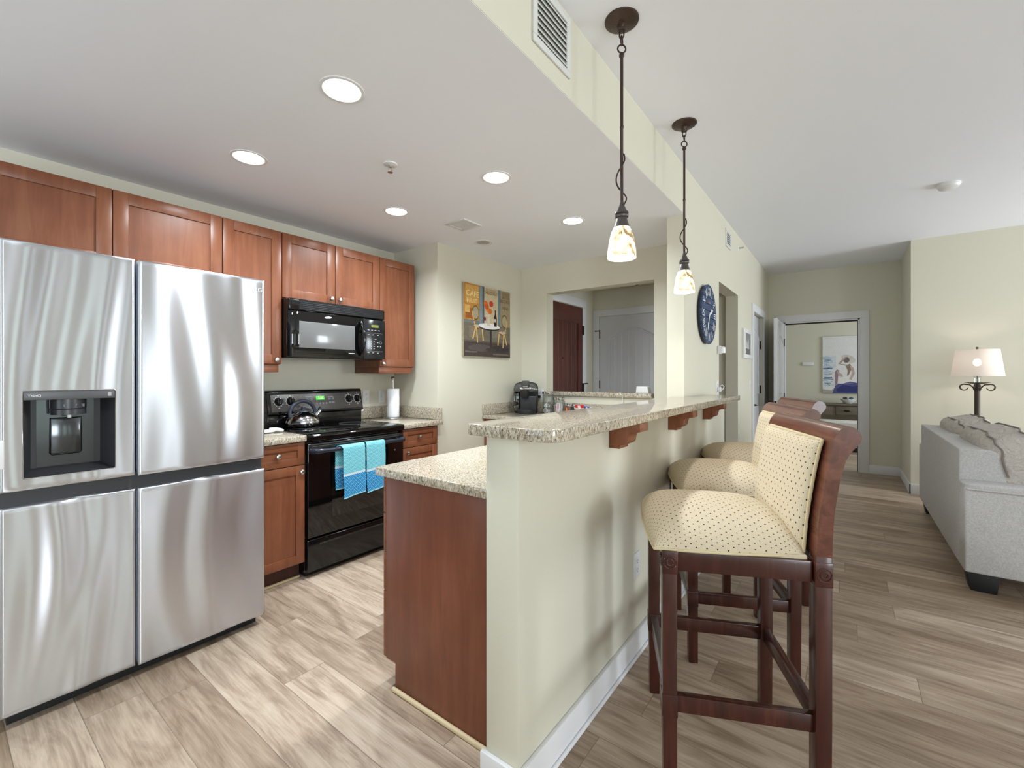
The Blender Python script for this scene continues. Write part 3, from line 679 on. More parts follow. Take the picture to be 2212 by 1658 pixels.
for y in (1.826, 1.852, 1.877, 1.904): pbtn(y, -.026, .018, .018)
for y, z in ((1.932, .008), (1.960, .008), (1.934, -.020), (1.962, -.020)): pbtn(y, z, .022, .016, .002)
for y, z, wd in ((1.745, .037, .05), (1.845, .045, .03), (1.93, .032, .045), (1.69, .036, .03), (1.69, -.045, .035), (1.745, -.043, .06)):
    q = MB(); pan(q, y, y + wd, z, z + .0028, .002); q.build('panel_marking', M_GREYT, cp)
for z in (.026, -.034): q = MB(); pan(q, 1.703, 1.708, z, z + .004, .002); q.build('indicator', M_REDDOT, cp)

# ---------------------------------------------------------------- microwave
MX = -2.95; MY0, MY1, MZ0, MZ1 = 1.462, 2.232, 1.418, 1.818
mw = thing('microwave', 'black over-the-range microwave with grey window', 'microwave', (-3.15, 1.85, MZ0))
MB().box(XK + .003, MX - .03, MY0, MY1, MZ0, MZ1, .004).build('body', M_BLACK, mw)
mb = MB(); mb.box(MX - .05, MX - .002, MY0, MY1, 1.738, MZ1, .012, 4); vt = mb.build('vent_hood', M_BLACK, mw)
mb = MB()
for i in range(5): mb.box(MX - .004, MX + .001, MY0 + .075, MY1 - .025, 1.749 + i * .0118, 1.7525 + i * .0118, .001)
mb.build('vent_slat', mat('vent_slat_black', (40, 40, 42), .3), vt)
mb = MB(); mb.box(MX - .004, MX - .0005, MY0 + .07, MY1 - .02, 1.747, 1.812); mb.build('vent_opening', mat('vent_black', (3, 3, 3), .8), vt)
mb = MB(); mb.prism([(MX - .05, MY0), (MX - .05, 2.033), (MX, 2.033), (MX, MY0 + .07)] + [(MX - .035 + .035 * sin(pi / 2 * k / 8), MY0 + .07 - .068 * sin(pi / 2 * (1 - k / 8)) ** 1.0) for k in range(7, -1, -1)], 'z', MZ0 + .008, 1.734, .001)
d = mb.build('door', M_BLACKG, mw)
mb = MB(); mb.box(MX - .002, MX + .001, 1.532, 1.957, 1.488, 1.668, .0006); mb.build('window', M_MWWIN, d)
mb = MB(); n = 16; pp = [(MX + .004 + .034 * sin(pi * i / n) ** .8, 2.008 + .004 * sin(pi * i / n), 1.448 + .26 * i / n) for i in range(n + 1)]; mb.tube(pp, [.010 + .006 * sin(pi * i / n) for i in range(n + 1)], 12); mb.build('handle', M_BLACK, d)
mb = MB(); mb.box(MX, MX + .001, 1.905, 1.955, 1.460, 1.465); mb.build('marking', M_GREYT, d)
mb = MB(); mb.box(MX - .05, MX, 2.036, MY1, MZ0 + .008, 1.734, .004); cp2 = mb.build('control_panel', mat('microwave_panel_black', (24, 25, 27), .16, spec=.6), mw)
mb = MB(); mb.box(MX - .001, MX + .0012, 2.102, 2.168, 1.672, 1.694); mb.build('display', M_LCD, cp2)
def mbtn(y, wd, z, h, nm='button'): q = MB(); q.box(MX, MX + .001, y, y + wd, z, z + h); q.build(nm, M_GREYT, cp2)
for z, row in ((1.648, 4), (1.612, 3), (1.580, 2), (1.472, 3)):
    for k in range(row): mbtn(2.068 + k * .128 / row, .017, z, .0045)
for z in (1.627, 1.486): mbtn(2.062, .144, z, .001, 'divider_line')
for i in range(4):
    for k in range(3): mbtn(2.068 + k * .027, .010, 1.558 - i * .018, .006)
mb = MB(); mb.tube([(MX + .0006, 2.188 + .010 * cos(a * pi / 10), 1.556 + .010 * sin(a * pi / 10)) for a in range(20)], .0008, 4, True); mb.build('button', M_GREYT, cp2)
for y, z in ((2.155, 1.552), (2.155, 1.522), (2.182, 1.522)): mbtn(y, .012, z, .005)

# ---------------------------------------------------------------- things on the range side counters
kt = thing('kettle', 'polished steel kettle with dark arched handle on the cooktop', 'kettle', (-3.15, 1.665, .925))
mb = MB(); mb.lathe([(0, 0), (.088, 0), (.100, .006), (.112, .022), (.115, .036), (.110, .055), (.096, .078), (.074, .098), (.050, .108), (.046, .112), (0, .112)], -3.15, 1.665, .925, 48); mb.build('body', M_CHROME, kt)
mb = MB(); mb.lathe([(.047, .110), (.040, .118), (.014, .122), (.012, .130), (.016, .136), (.014, .144), (0, .147)], -3.15, 1.665, .925, 28); mb.build('lid', M_KETH, kt)
mb = MB(); hp = [(-3.15, 1.665 + .093 * cos(a) - .004, .925 + .10 + .088 * sin(a)) for a in [radians(x) for x in range(-12, 205, 12)]]; mb.tube(hp, [.011 + .003 * sin(pi * i / (len(hp) - 1)) for i in range(len(hp))], 12); mb.build('handle', M_KETH, kt)
mb = MB(); mb.cyl((-3.15, 1.745, .985), (-3.15, 1.797, 1.042), .021, .016); mb.mi = 1; mb.cyl((-3.15, 1.794, 1.039), (-3.15, 1.807, 1.053), .020, .020); mb.build('spout', [M_CHROME, M_KETH], kt)
sp = MB(); sp.puff((-3.03, 1.355, .9325), (.040, .05, .010), .7, 16); sp.tube([(-3.03, 1.375, .938), (-3.022, 1.40, .942), (-3.013, 1.425, .938), (-3.006, 1.44, .934), (-3.0, 1.452, .931)], [.015, .013, .0125, .0115, .007], 12)
tag(sp.build('spoon_rest', M_WHITEP), 'white ceramic spoon rest on the counter left of the range', 'spoon rest')
PTX, PTY = -3.19, 2.497
ph = thing('paper_towel_holder', 'steel upright paper towel holder on the granite counter', 'paper towel holder', (PTX, PTY, .92))
mb = MB(); mb.lathe([(0, 0), (.083, 0), (.085, .004), (.083, .010), (.07, .012), (0, .012)], PTX, PTY, .9203, 36); mb.build('base', M_NICKEL, ph)
mb = MB(); mb.cyl((PTX, PTY, .93), (PTX, PTY, 1.262), .008); mb.lathe([(.008, 0), (.013, .006), (.0185, .018), (.013, .031), (0, .035)], PTX, PTY, 1.255, 20); mb.build('rod', M_NICKEL, ph)
mb = MB(); mb.cyl((PTX + .01, PTY - .074, .93), (PTX + .01, PTY - .074, 1.03), .0055); mb.lathe([(.007, 0), (.008, .006), (0, .012)], PTX + .01, PTY - .074, 1.026, 12); mb.build('tension_arm', M_NICKEL, ph)
mb = MB(); mb.lathe([(.014, 0), (.054, 0), (.055, .003), (.055, .243), (.053, .246), (.014, .246), (.014, 0)], PTX, PTY, .934, 40, close=False); tag(mb.build('paper_towel_roll', M_PAPER), 'white paper towel roll standing on the steel holder', 'paper towels')
def wall_plate(name, label, cat, cx, cy, cz, ax, kind='outlet', group=None, wy=.066, hz=.112):
    """electrical cover plate; ax '+x' faces the living side, '-y' faces the camera"""
    t = thing(name, label, cat, (cx, cy, cz), group=group)
    R = at(XP, (cx, cy, cz)) if ax == '+x' else Matrix.Translation((cx, cy, cz)) @ Matrix.Rotation(pi / 2, 4, 'X')
    mb = MB(); mb.box(-wy / 2, wy / 2, -hz / 2, hz / 2, 0, .006, .002, 2, R); mb.build('cover_plate', M_WHITEP, t)
    mb = MB()
    if kind == 'outlet':
        for dz in (-.02, .02):
            mb.mi = 0; mb.box(-.016, .016, dz - .014, dz + .014, .004, .008, .003, 2, R)
            mb.mi = 1
            for dx in (-.006, .006): mb.box(dx - .001, dx + .001, dz - .002, dz + .007, .007, .0085, 0, 2, R)
            mb.box(-.002, .002, dz - .010, dz - .006, .007, .0085, 0, 2, R)
        mb.build('receptacle', [M_WHITEP, M_DARKHW], t)
    else:
        mb.box(-.006, .006, -.012, .012, .004, .014, .002, 2, R); mb.mi = 1
        for dz in (-.03, .03): mb.box(-.002, .002, dz - .002, dz + .002, .005, .0068, 0, 2, R)
        mb.build('toggle', [M_WHITEP, M_GREYT], t)
    return t
wall_plate('wall_outlet', 'white double outlet beside the range control panel', 'outlet', XK, 2.352, 1.113, '+x', group='white wall plates')
wall_plate('wall_switch', 'white switch plate on the wall behind the paper towels', 'switch', XK, 2.515, 1.108, '+x', 'switch', group='white wall plates')
wall_plate('wall_outlet', 'white outlet low on the bar wall behind the nearest stool', 'outlet', KX1, 2.014, .41, '+x', group='white wall plates', hz=.12, wy=.075)
ko = wall_plate('wall_outlet', 'white outlet with black plug beside the coffee maker', 'outlet', -2.555, 3.90, 1.095, '-y', group='white wall plates', hz=.12, wy=.072)
mb = MB(); mb.box(-2.575, -2.545, 3.862, 3.892, 1.062, 1.09, .006); mb.build('plug', M_BLACKM, ko)
wl = wall_plate('wall_outlet', 'white outlet with plugged-in adapter at the far end of the bar', 'outlet', XW, 4.235, 1.195, '+x', group='white wall plates', hz=.115, wy=.075)
mb = MB(); mb.box(XW + .006, XW + .035, 4.215, 4.25, 1.155, 1.195, .005); mb.tube([(XW + .035, 4.235, 1.168), (XW + .05, 4.24, 1.18), (XW + .055, 4.245, 1.20), (XW + .04, 4.25, 1.215), (XW + .022, 4.245, 1.20)], .004, 8); mb.build('adapter', M_WHITEP, wl)
wall_plate('wall_switch', 'white switch plate beside the far closet door', 'switch', XW, 5.90, 1.18, '+x', 'switch', group='white wall plates')

def towel(y0, y1, back_y0, zf, zb, label, seed):
    bz = hz + .019; path = []
    for i in range(13): path.append((hx - .022, zb + (hz - zb) * i / 12))
    for k in range(1, 8): a = pi - pi * k / 8; path.append((hx + .022 * cos(a), hz + .022 * sin(a)))
    for i in range(15): path.append((hx + .022, hz + (zf - hz) * i / 14))
    L = [0]
    for p, q in zip(path, path[1:]): L.append(L[-1] + math.dist(p, q))
    n = len(path) - 1; half = next(i for i, p in enumerate(path) if i > 13 and p[0] > hx)
    def f(u, v):
        i = round(v * n); x, z = path[i]; fr_ = i / n; k = max(0, min(1, (L[i] - L[12]) / (L[20] - L[12])))
        a = back_y0 + (y0 - back_y0) * k; b = y1 - .008 * (1 - k)
        drop = abs(z - hz) / .35
        return (x + (.004 * sin(u * 9 + seed) * drop if z < hz - .03 else 0) + (.010 * drop * (1 if k > .5 else -.2)), a + (b - a) * u + .004 * sin(z * 25 + seed) * drop, z + (.022 * (u - .5) * drop if k > .5 else 0))
    uv = lambda u, v: ((y1 - y0) * u, min(L[round(v * n)], L[n] - L[round(v * n)]))
    mb = MB(); mb.grid(f, 14, n, uv, thick=.004)
    return tag(mb.build('dish_towel', M_TOWEL, ang=70), label, 'towel', 'aqua dish towels on the oven door')
towel(1.672, 1.838, 1.640, .492, .54, 'aqua and blue dish towel on the oven handle, left of the pair', 0.3)
towel(1.850, 2.006, 1.856, .495, .56, 'aqua and blue dish towel on the oven handle, partly behind the island', 2.2)

# ---------------------------------------------------------------- island, bar, back counter
IX0, IY0 = -1.545, 1.174
ib = thing('island_cabinet', 'cherry island base cabinet with plain dark end panel', 'cabinet', (-1.25, 1.9, 0))
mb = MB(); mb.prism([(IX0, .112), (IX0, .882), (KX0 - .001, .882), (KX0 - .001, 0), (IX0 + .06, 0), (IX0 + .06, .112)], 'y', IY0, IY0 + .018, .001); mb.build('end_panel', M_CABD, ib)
MB().box(IX0 + .002, KX0 - .002, IY0 + .018, 3.23, .112, .882).build('carcass', M_CAB, ib)
MB().box(IX0 + .06, KX0 - .002, IY0 + .018, 3.23, 0, .112).build('toe_kick', M_TOE, ib)
for a, b in ((.722, .878), (.559, .717), (.396, .554), (.114, .391)):
    mb = MB(); shaker(mb, IX0, IY0 + .002, IY0 + .45, a, b, .045); 
    bmesh.ops.transform(mb.bm, matrix=Matrix.Translation((2 * IX0 - .02, 0, 0)) @ Matrix.Diagonal((-1, 1, 1, 1)), verts=mb.bm.verts); bmesh.ops.reverse_faces(mb.bm, faces=mb.bm.faces)
    bmesh.ops.translate(mb.bm, vec=(0.0, 0, 0), verts=mb.bm.verts); d = mb.build('drawer', M_CABH, ib)
    k = MB(); k.lathe([(.008, 0), (.0055, .012), (.0145, .02), (.0145, .026), (0, .03)], mt=Matrix.Translation((IX0 - .02, IY0 + .225, (a + b) / 2)) @ Matrix.Rotation(-pi / 2, 4, 'Y'), n=16); k.build('knob', M_NICKEL, d)
mb = MB(); mb.box(IX0 + .052, KX0 - .014, IY0 - .016, IY0, 0, .019, .007, 3); struct('trim_2', mb, M_QROUND)
mb = MB(); mb.prism([(-1.571, 1.138), (KX0 - .001, 1.138), (KX0 - .001, 3.233), (-1.032, 3.233), (-1.032, 3.898), (-2.798, 3.898), (-2.798, 3.243), (-1.571, 3.243)], 'z', .883, .917, .003)
ic = tag(mb.build('countertop', M_GRAN), 'lower granite countertop of the island running back to the coffee corner', 'countertop')
mb = MB(); mb.box(-2.798, -2.778, 3.245, 3.898, .918, 1.022, .002); mb.box(-2.778, -1.04, 3.878, 3.898, .918, 1.022, .002); mb.build('backsplash', M_GRAN, ic)
bc = thing('base_cabinet', 'cherry base cabinet under the coffee corner, mostly hidden by the bar', 'cabinet', (-2.2, 3.6, 0))
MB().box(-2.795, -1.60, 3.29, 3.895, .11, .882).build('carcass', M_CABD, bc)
MB().box(-2.795, -1.60, 3.35, 3.895, 0, .11).build('toe_kick', M_TOE, bc)
for a in (-2.793, -2.40, -2.0):
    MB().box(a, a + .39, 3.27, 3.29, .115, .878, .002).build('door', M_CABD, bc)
# raised bar slab
BX1 = -.645; BY0 = 1.052; R = .055
poly = [(-.978, BY0 + .012), (-.966, BY0)] + [(BX1 - R + R * sin(a * pi / 16), BY0 + R - R * cos(a * pi / 16)) for a in range(0, 9)] + [(BX1, 3.772), (BX1 - .008, 3.78), (XW + .003, 3.78), (XW + .003, 3.23), (-.978, 3.23)]
mb = MB(); mb.prism(poly, 'z', KZ + .001, 1.145, .004, 3)
tag(mb.build('countertop', M_GRAN), 'long raised granite bar counter with rounded near corner', 'countertop')
for y, lb in ((1.716, 'cherry scroll corbel under the bar, nearest the camera'), (2.484, 'cherry scroll corbel under the bar, middle of three'), (3.23, 'cherry scroll corbel under the far end of the bar')):
    x0 = KX1 + .001; pr = [(x0, .998), (x0 + .046, .998), (x0 + .046, 1.012), (x0 + .056, 1.014)] + [(x0 + .056 + .026 * sin(pi / 2 * k / 6), 1.014 + .024 * (1 - cos(pi / 2 * k / 6))) for k in range(1, 7)] + [(x0 + .082 + .028 * (1 - cos(pi / 2 * k / 6)), 1.038 + .032 * sin(pi / 2 * k / 6)) for k in range(1, 6)] + [(x0 + .116, 1.070), (x0 + .132, 1.072), (x0 + .132, 1.106), (x0, 1.106)]
    mb = MB(); mb.prism(pr, 'y', y, y + .09, .0015); tag(mb.build('corbel', M_CAB), lb, 'bracket', 'corbels under the bar top')

# ---------------------------------------------------------------- coffee corner
cm = thing('coffee_maker', 'black single-cup coffee maker on the back granite counter', 'coffee maker', (-2.578, 3.662, .917))
CX, CY = -2.578, 3.662
mb = MB(); mb.prism([(CX - .118, .918), (CX + .118, .918), (CX + .124, 1.12), (CX + .122, 1.18), (CX + .105, 1.215), (CX + .06, 1.23), (CX - .06, 1.23), (CX - .105, 1.215), (CX - .122, 1.18), (CX - .124, 1.12)], 'y', CY + .03, CY + .125, .012, 3)
mb.box(CX - .06, CX + .118, CY - .045, CY + .05, .935, 1.10, .02, 3); mb.build('body', M_BLACKM, cm)
mb = MB(); mb.prism([(CX - .118, 1.135), (CX + .118, 1.135), (CX + .120, 1.17), (CX + .10, 1.205), (CX + .05, 1.215), (CX - .05, 1.215), (CX - .10, 1.205), (CX - .12, 1.17)], 'y', CY - .085, CY + .04, .012, 3); hd = mb.build('brew_head', mat('coffee_maker_top_grey', (66, 67, 60), .4), cm)
mb = MB(); mb.box(CX - .058, CX + .058, CY - .098, CY - .06, 1.158, 1.182, .004); mb.build('trim_band', M_CHROME, hd)
mb = MB(); mb.box(CX - .038, CX + .038, CY - .106, CY + .02, 1.172, 1.245, .014, 3); hn = mb.build('lid_handle', mat('coffee_maker_lid', (60, 61, 54), .35), hd)
mb = MB(); text_into(mb, 'KEURIG', .014, (CX, CY - .1075, 1.186), '-y'); mb.build('lettering', M_WHITET, hn)
mb = MB(); mb.lathe([(.036, 1.078), (.042, 1.09), (.052, 1.14), (.052, 1.155)], CX - .008, CY - .050, 0, 28); mb.build('spout', M_BLACKM, hd)
mb = MB()
for i in range(3): mb.lathe([(.006, 0), (.006, .004)], mt=Matrix.Translation((CX + .072 + .017 * i, CY - .0855, 1.168 - .004 * i)) @ Matrix.Rotation(pi / 2, 4, 'X'), n=12)
mb.build('button', M_GREYT, hd)
mb = MB(); mb.lathe([(0, 0), (.088, 0), (.092, .006), (.092, .036), (.086, .042), (0, .042)], CX + .01, CY - .025, .9175, 40); mb.build('drip_tray', mat('drip_tray_black', (40, 42, 44), .35), cm)
mb = MB(); mb.box(CX - .122, CX - .066, CY - .02, CY + .028, .94, 1.13, .008, 3); mb.build('water_tank', M_TANK, cm)

cm.rotation_euler = (0, 0, radians(33))
def jar(label, x, y, r, h, group='glass canisters in the coffee corner'):
    t = thing('glass_jar', label, 'jar', (x, y, .917), group=group)
    mb = MB(); mb.lathe([(0, 0), (r - .004, 0), (r, .004), (r, h - .03), (r - .006, h - .018), (r - .006, h - .012)], x, y, .9175, 32, close=False); mb.build('glass', M_GLASS, t)
    mb = MB(); mb.lathe([(0, h - .016), (r + .002, h - .016), (r + .003, h - .012), (r + .003, h + .008), (r, h + .012), (0, h + .012)], x, y, .9175, 32); mb.build('lid', M_CHROME, t)
    return t
J1, J2, J3 = (-2.352, 3.725), (-2.221, 3.715), (-2.098, 3.71)
jar('tallest glass jar with steel lid, holding white coffee pods', *J1, .055, .212)
jar('middle-height glass jar with steel lid, holding sugar packets', *J2, .058, .158)
jar('shortest glass jar with steel lid, holding red and black tea bags', *J3, .056, .108)
M_POD = mat('coffee_pod_white', (232, 232, 234), .4); M_FOIL = mat('coffee_pod_foil', (150, 120, 116), .35, .3)
pod_spots = [((-.022, -.022, .030), (1.35, .2, .3), 'white coffee pod with foil face, lower front of the tall jar'), ((-.020, -.012, .082), (-1.3, .3, 0), 'white coffee pod with patterned lid showing in the tall jar'), ((.018, -.018, .100), (.6, .9, 0), 'white tilted coffee pod, topmost in the tall jar'), ((.024, -.012, .027), (.1, 0, 0), 'white upright coffee pod, right on the jar floor')]
for (dx, dy, dz), rot, lb in pod_spots:
    t = thing('coffee_pod', lb, 'coffee pod', (J1[0] + dx * .75, J1[1] + dy * .75, .919 + dz), group='coffee pods in the tall jar')
    from mathutils import Euler
    R_ = Euler(rot).to_matrix().to_4x4()
    mb = MB(); mb.lathe([(0, -.020), (.0165, -.020), (.0185, -.017), (.021, .014), (.0235, .017), (.0235, .019)], n=20, mt=R_); mb.build('cup', M_POD, t, local=True)
    mb = MB(); mb.lathe([(0, .0195), (.020, .0195), (.020, .0185)], n=20, mt=R_); mb.build('foil_lid', M_FOIL, t, local=True)
M_PKW = mat('sugar_packet_white', (232, 226, 226), .6); M_PKR = mat('packet_red', (196, 46, 54), .5); M_PKP = mat('packet_pink', (226, 120, 130), .6)
def packet(name, label, cat, c, size, rot, mats, group):
    t = Matrix.Translation(c) @ Euler(rot).to_matrix().to_4x4(); mb = MB(); sx_, sz = size
    mb.box(-sx_ / 2, sx_ / 2, -.004, .004, -sz / 2, sz / 2, .003, 2, t)
    if len(mats) > 1: mb.mi = 1; mb.box(-sx_ * .18, sx_ * .12, -.0046, .0046, -sz * .42, sz * .42, 0, 2, t)
    tag(mb.build(name, mats), label, cat, group)
G = 'sugar packets in the glass jar'
packet('sugar_packet', 'white sugar packet with red stripe standing in the middle jar', 'packet', (J2[0] + .004, J2[1] - .022, .984), (.04, .10), (.05, .10, .1), [M_PKW, M_PKP], G)
packet('sugar_packet', 'plain white sugar packet leaning on the right side of the middle jar', 'packet', (J2[0] + .026, J2[1] - .005, .980), (.036, .10), (.03, .14, .3), [M_PKW], G)
packet('sugar_packet', 'pale sugar packet at the left of the middle jar', 'packet', (J2[0] - .028, J2[1] - .008, .972), (.034, .09), (.05, -.12, -.2), [M_PKW, M_PKP], G)
packet('sweetener_packet', 'pink sweetener packet lying at the bottom of the middle jar', 'packet', (J2[0] - .008, J2[1] - .028, .930), (.06, .018), (.0, .1, .2), [M_PKP], G)
packet('sweetener_packet', 'red sweetener packet at the bottom right of the middle jar', 'packet', (J2[0] + .030, J2[1] - .022, .9325), (.034, .018), (.0, -.2, .5), [M_PKR], G)
M_ORG = mat('tea_bag_orange', (206, 66, 40), .5); M_YEL = mat('tea_bag_band', (236, 196, 110), .5); M_BLK = mat('tea_bag_black', (34, 32, 40), .5)
packet('tea_bag', 'red tea bag with yellow band in the shortest jar', 'tea bag', (J3[0] - .014, J3[1] - .030, .962), (.052, .075), (.05, .0, -.15), [M_ORG, M_YEL], 'tea bags in the shortest jar')
packet('tea_bag', 'black tea bag behind the red one in the shortest jar', 'tea bag', (J3[0] + .018, J3[1] + .010, .962), (.044, .072), (.05, .1, .35), [M_BLK], 'tea bags in the shortest jar')
mb = MB(); BWX, BWY = -1.945, 3.70
mb.lathe([(0, .003), (.05, .003), (.055, 0), (.060, .002), (.080, .045), (.092, .082), (.089, .082), (.076, .045), (.055, .010), (0, .008)], BWX, BWY, .9172, 36)
def make_speck():
    m = mat('speckled_white_ceramic', (228, 226, 222), .25); f = noise(m, coords(m), 60, 2, .5, .5)
    lk(m, ramp(m, f, [(.34, (90, 84, 84)), (.40, (230, 228, 224))]), bsdf(m).inputs['Base Color']); return m
tag(mb.build('bowl', make_speck()), 'white speckled bowl holding creamer packets at the right of the jars', 'bowl')
packet('creamer_packet', 'red and white creamer packet sticking out of the speckled bowl', 'packet', (BWX - .030, BWY - .025, .998), (.088, .055), (.35, .0, .12), [M_PKR, M_PKW], 'packets in the speckled bowl')
packet('creamer_packet', 'blue and white packet sticking out of the speckled bowl', 'packet', (BWX + .042, BWY - .015, .992), (.060, .042), (.35, .18, -.1), [mat('packet_blue', (52, 78, 176), .5), M_PKW], 'packets in the speckled bowl')
mb = MB(); mb.prism([(-1.535, 1.137), (-1.415, 1.137), (-1.425, 1.196), (-1.528, 1.196)], 'y', 3.925, 4.0, .006, 3)
tag(mb.build('router_box', M_WHITEP), 'small white box on the right end of the pass-through ledge', 'box')
mb = MB()
for k in range(5):
    a = 2 * pi * k / 5 + .3; mb.tube([(-1.752, 3.905, 1.142), (-1.752 + .022 * cos(a), 3.905 + .018 * sin(a), 1.142), (-1.752 + .042 * cos(a), 3.905 + .03 * sin(a), 1.139)], [.007, .006, .002], 8)
tag(mb.build('starfish', mat('starfish_tan', (146, 132, 106), .8)), 'small tan starfish ornament on the pass-through ledge', 'ornament')
mb = MB(); mb.tube([(-1.68, 3.93, 1.139), (-1.665, 3.872, 1.139), (-1.645, 3.868, 1.118), (-1.638, 3.870, 1.085), (-1.640, 3.872, 1.04), (-1.645, 3.872, .99), (-1.65, 3.86, .925)], .0028, 6)
tag(mb.build('charging_cord', M_WHITEP), 'thin white cord hanging from the pass-through ledge', 'cord')

# ---------------------------------------------------------------- flat artworks
def ell(cx, cy, rx, ry, rot=0, n=20, a0=0, a1=2 * pi):
    return [(cx + rx * cos(a0 + (a1 - a0) * i / n) * cos(rot) - ry * sin(a0 + (a1 - a0) * i / n) * sin(rot), cy + rx * cos(a0 + (a1 - a0) * i / n) * sin(rot) + ry * sin(a0 + (a1 - a0) * i / n) * cos(rot)) for i in range(n + (0 if abs(a1 - a0 - 2 * pi) < 1e-6 else 1))]
class Art:
    """a canvas: colours laid on it as thin layers; pixel coordinates of its own drawing, y down"""
    def __init__(s, W, H, facing, origin, w, h, depth, edge):
        s.W, s.H, s.f, s.o, s.w, s.h = W, H, facing, origin, w, h; s.mb = MB(); s.mats = []; s.cache = {}; s.k = 0
        s.mb.mi = s.m(edge)
        if facing == '+x': s.mb.box(origin[0] - depth, origin[0], origin[1], origin[1] + w, origin[2], origin[2] + h, .002)
        else: s.mb.box(origin[0], origin[0] + w, origin[1], origin[1] + depth, origin[2], origin[2] + h, .002)
    def m(s, c):
        if c not in s.cache:
            q = mat('paint_%d_%d_%d' % c, c, .65, spec=.25); f = noise(q, coords(q), 45, 4, .65, 1.0)
            hi = sum(c) > 600; d = tuple(max(0, int(v * (.965 if hi else .88))) for v in c); l = tuple(min(255, int(v * (1.02 if hi else 1.07))) for v in c)
            lk(q, ramp(q, f, [(.3, d), (.5, c), (.7, l)]), bsdf(q).inputs['Base Color']); s.cache[c] = len(s.mats); s.mats.append(q)
        return s.cache[c]
    def pt(s, p, e=0):
        a = s.w * p[0] / s.W; z = s.h * (1 - p[1] / s.H); d = .0004 + s.k * .00005 + e
        return (s.o[0] + d, s.o[1] + a, s.o[2] + z) if s.f == '+x' else (s.o[0] + a, s.o[1] - d, s.o[2] + z)
    def poly(s, c, pts):
        s.k += 1; s.mb.mi = s.m(c); s.mb.poly([s.pt(p) for p in pts])
    def rect(s, c, x0, y0, x1, y1): s.poly(c, [(x0, y0), (x1, y0), (x1, y1), (x0, y1)])
    def line(s, c, pts, wd):
        s.k += 1; s.mb.mi = s.m(c)
        for (x0, y0), (x1, y1) in zip(pts, pts[1:]):
            L = math.hypot(x1 - x0, y1 - y0) or 1; nx, ny = -(y1 - y0) / L * wd / 2, (x1 - x0) / L * wd / 2; ex, ey = (x1 - x0) / L * wd * .3, (y1 - y0) / L * wd * .3
            s.mb.poly([s.pt(p) for p in ((x0 + nx - ex, y0 + ny - ey), (x1 + nx + ex, y1 + ny + ey), (x1 - nx + ex, y1 - ny + ey), (x0 - nx - ex, y0 - ny - ey))])
    def text(s, c, body, size, x, y, rot=0):
        s.k += 1; s.mb.mi = s.m(c); text_into(s.mb, body, size * s.w / s.W, s.pt((x, y)), s.f, ext=.0002, rot=rot)
    def build(s, name, parent=None): return s.mb.build(name, s.mats, parent, smooth=False)

A = Art(100, 100, '+x', (-2.80 + .028, 2.959, 1.478), .695, .672, .026, (150, 140, 118))
A.rect((96, 84, 74), 0, 0, 100, 100)
A.rect((186, 132, 60), 0, 0, 31, 52); A.rect((204, 158, 86), 3, 2, 29, 26); A.rect((150, 92, 46), 3, 34, 28, 48); A.rect((214, 170, 98), 2, 30, 12, 40)
A.rect((118, 132, 140), 31, 0, 41, 54); A.rect((86, 92, 96), 38, 0, 41, 54); A.rect((150, 162, 166), 33, 2, 35, 52)
A.rect((198, 182, 150), 41, 0, 71, 54); A.rect((178, 158, 124), 44, 2, 68, 10)
A.rect((112, 128, 134), 71, 0, 77, 54); A.rect((158, 142, 112), 77, 0, 100, 56); A.rect((136, 118, 92), 80, 2, 98, 12)
A.rect((112, 118, 116), 0, 50, 31, 54); A.rect((112, 104, 90), 0, 54, 100, 78); A.rect((128, 118, 100), 10, 58, 34, 74); A.rect((124, 116, 104), 58, 58, 92, 72)
A.rect((74, 64, 60), 0, 80, 100, 100); A.poly((88, 80, 78), ell(34, 88, 26, 5)); A.poly((60, 54, 52), ell(76, 88, 22, 5))
A.rect((112, 102, 94), 2, 93, 26, 95); A.rect((112, 102, 94), 60, 95, 96, 97)
A.text((236, 216, 160), 'CAFE', 11, 17, 14, -.03); A.text((232, 206, 150), 'NUIT', 9, 16, 24, .02); A.text((112, 96, 72), 'CHOCOLAT', 6, 56, 8); A.text((104, 90, 72), 'BISTRO', 7, 88, 16); A.text((104, 90, 72), 'VINS', 7, 88, 26)
def chair(A, x, y, sc, mir):
    X = lambda v: x + v * sc * mir; Y = lambda v: y + v * sc
    A.poly((168, 154, 130), [(X(p[0]), Y(p[1])) for p in ell(0, -14, 9, 14)])
    A.line((214, 184, 118), [(X(p[0]), Y(p[1])) for p in ell(0, -14, 10.5, 15.5, 0, 24)] + [(X(10.5), Y(-14))], 2.2)
    A.line((206, 172, 104), [(X(-10), Y(-14)), (X(-6), Y(4)), (X(1), Y(20))], 2.2)
    A.poly((190, 176, 152), [(X(p[0]), Y(p[1])) for p in ell(8, 16, 15, 4)]); A.line((146, 104, 56), [(X(-7), Y(17)), (X(8), Y(21)), (X(23), Y(17))], 2)
    for a, b, c in ((0, -9, 44), (3, 6, 52), (21, 25, 46)): A.line((212, 176, 108), [(X(a), Y(19)), (X(b), Y(c))], 2.2)
chair(A, 23, 48, .62, 1); chair(A, 86, 54, .60, -1)
A.line((58, 56, 54), [(55, 60), (55, 88)], 3.4); A.poly((70, 62, 56), ell(55, 90, 12, 3)); A.poly((50, 48, 46), ell(52, 57.5, 23, 4.6)); A.poly((226, 222, 218), ell(52, 56, 23, 4.2))
A.poly((206, 196, 176), [(46, 38), (53, 38), (52, 46), (54, 55), (46, 55), (48, 46)])
for x, y, c in ((44, 24, (214, 112, 44)), (56, 23, (196, 68, 40)), (49, 32, (226, 150, 60)), (53, 34, (210, 104, 44)), (46, 28, (206, 90, 44))): A.poly(c, ell(x, y, 4.6, 4.4, .4, 9))
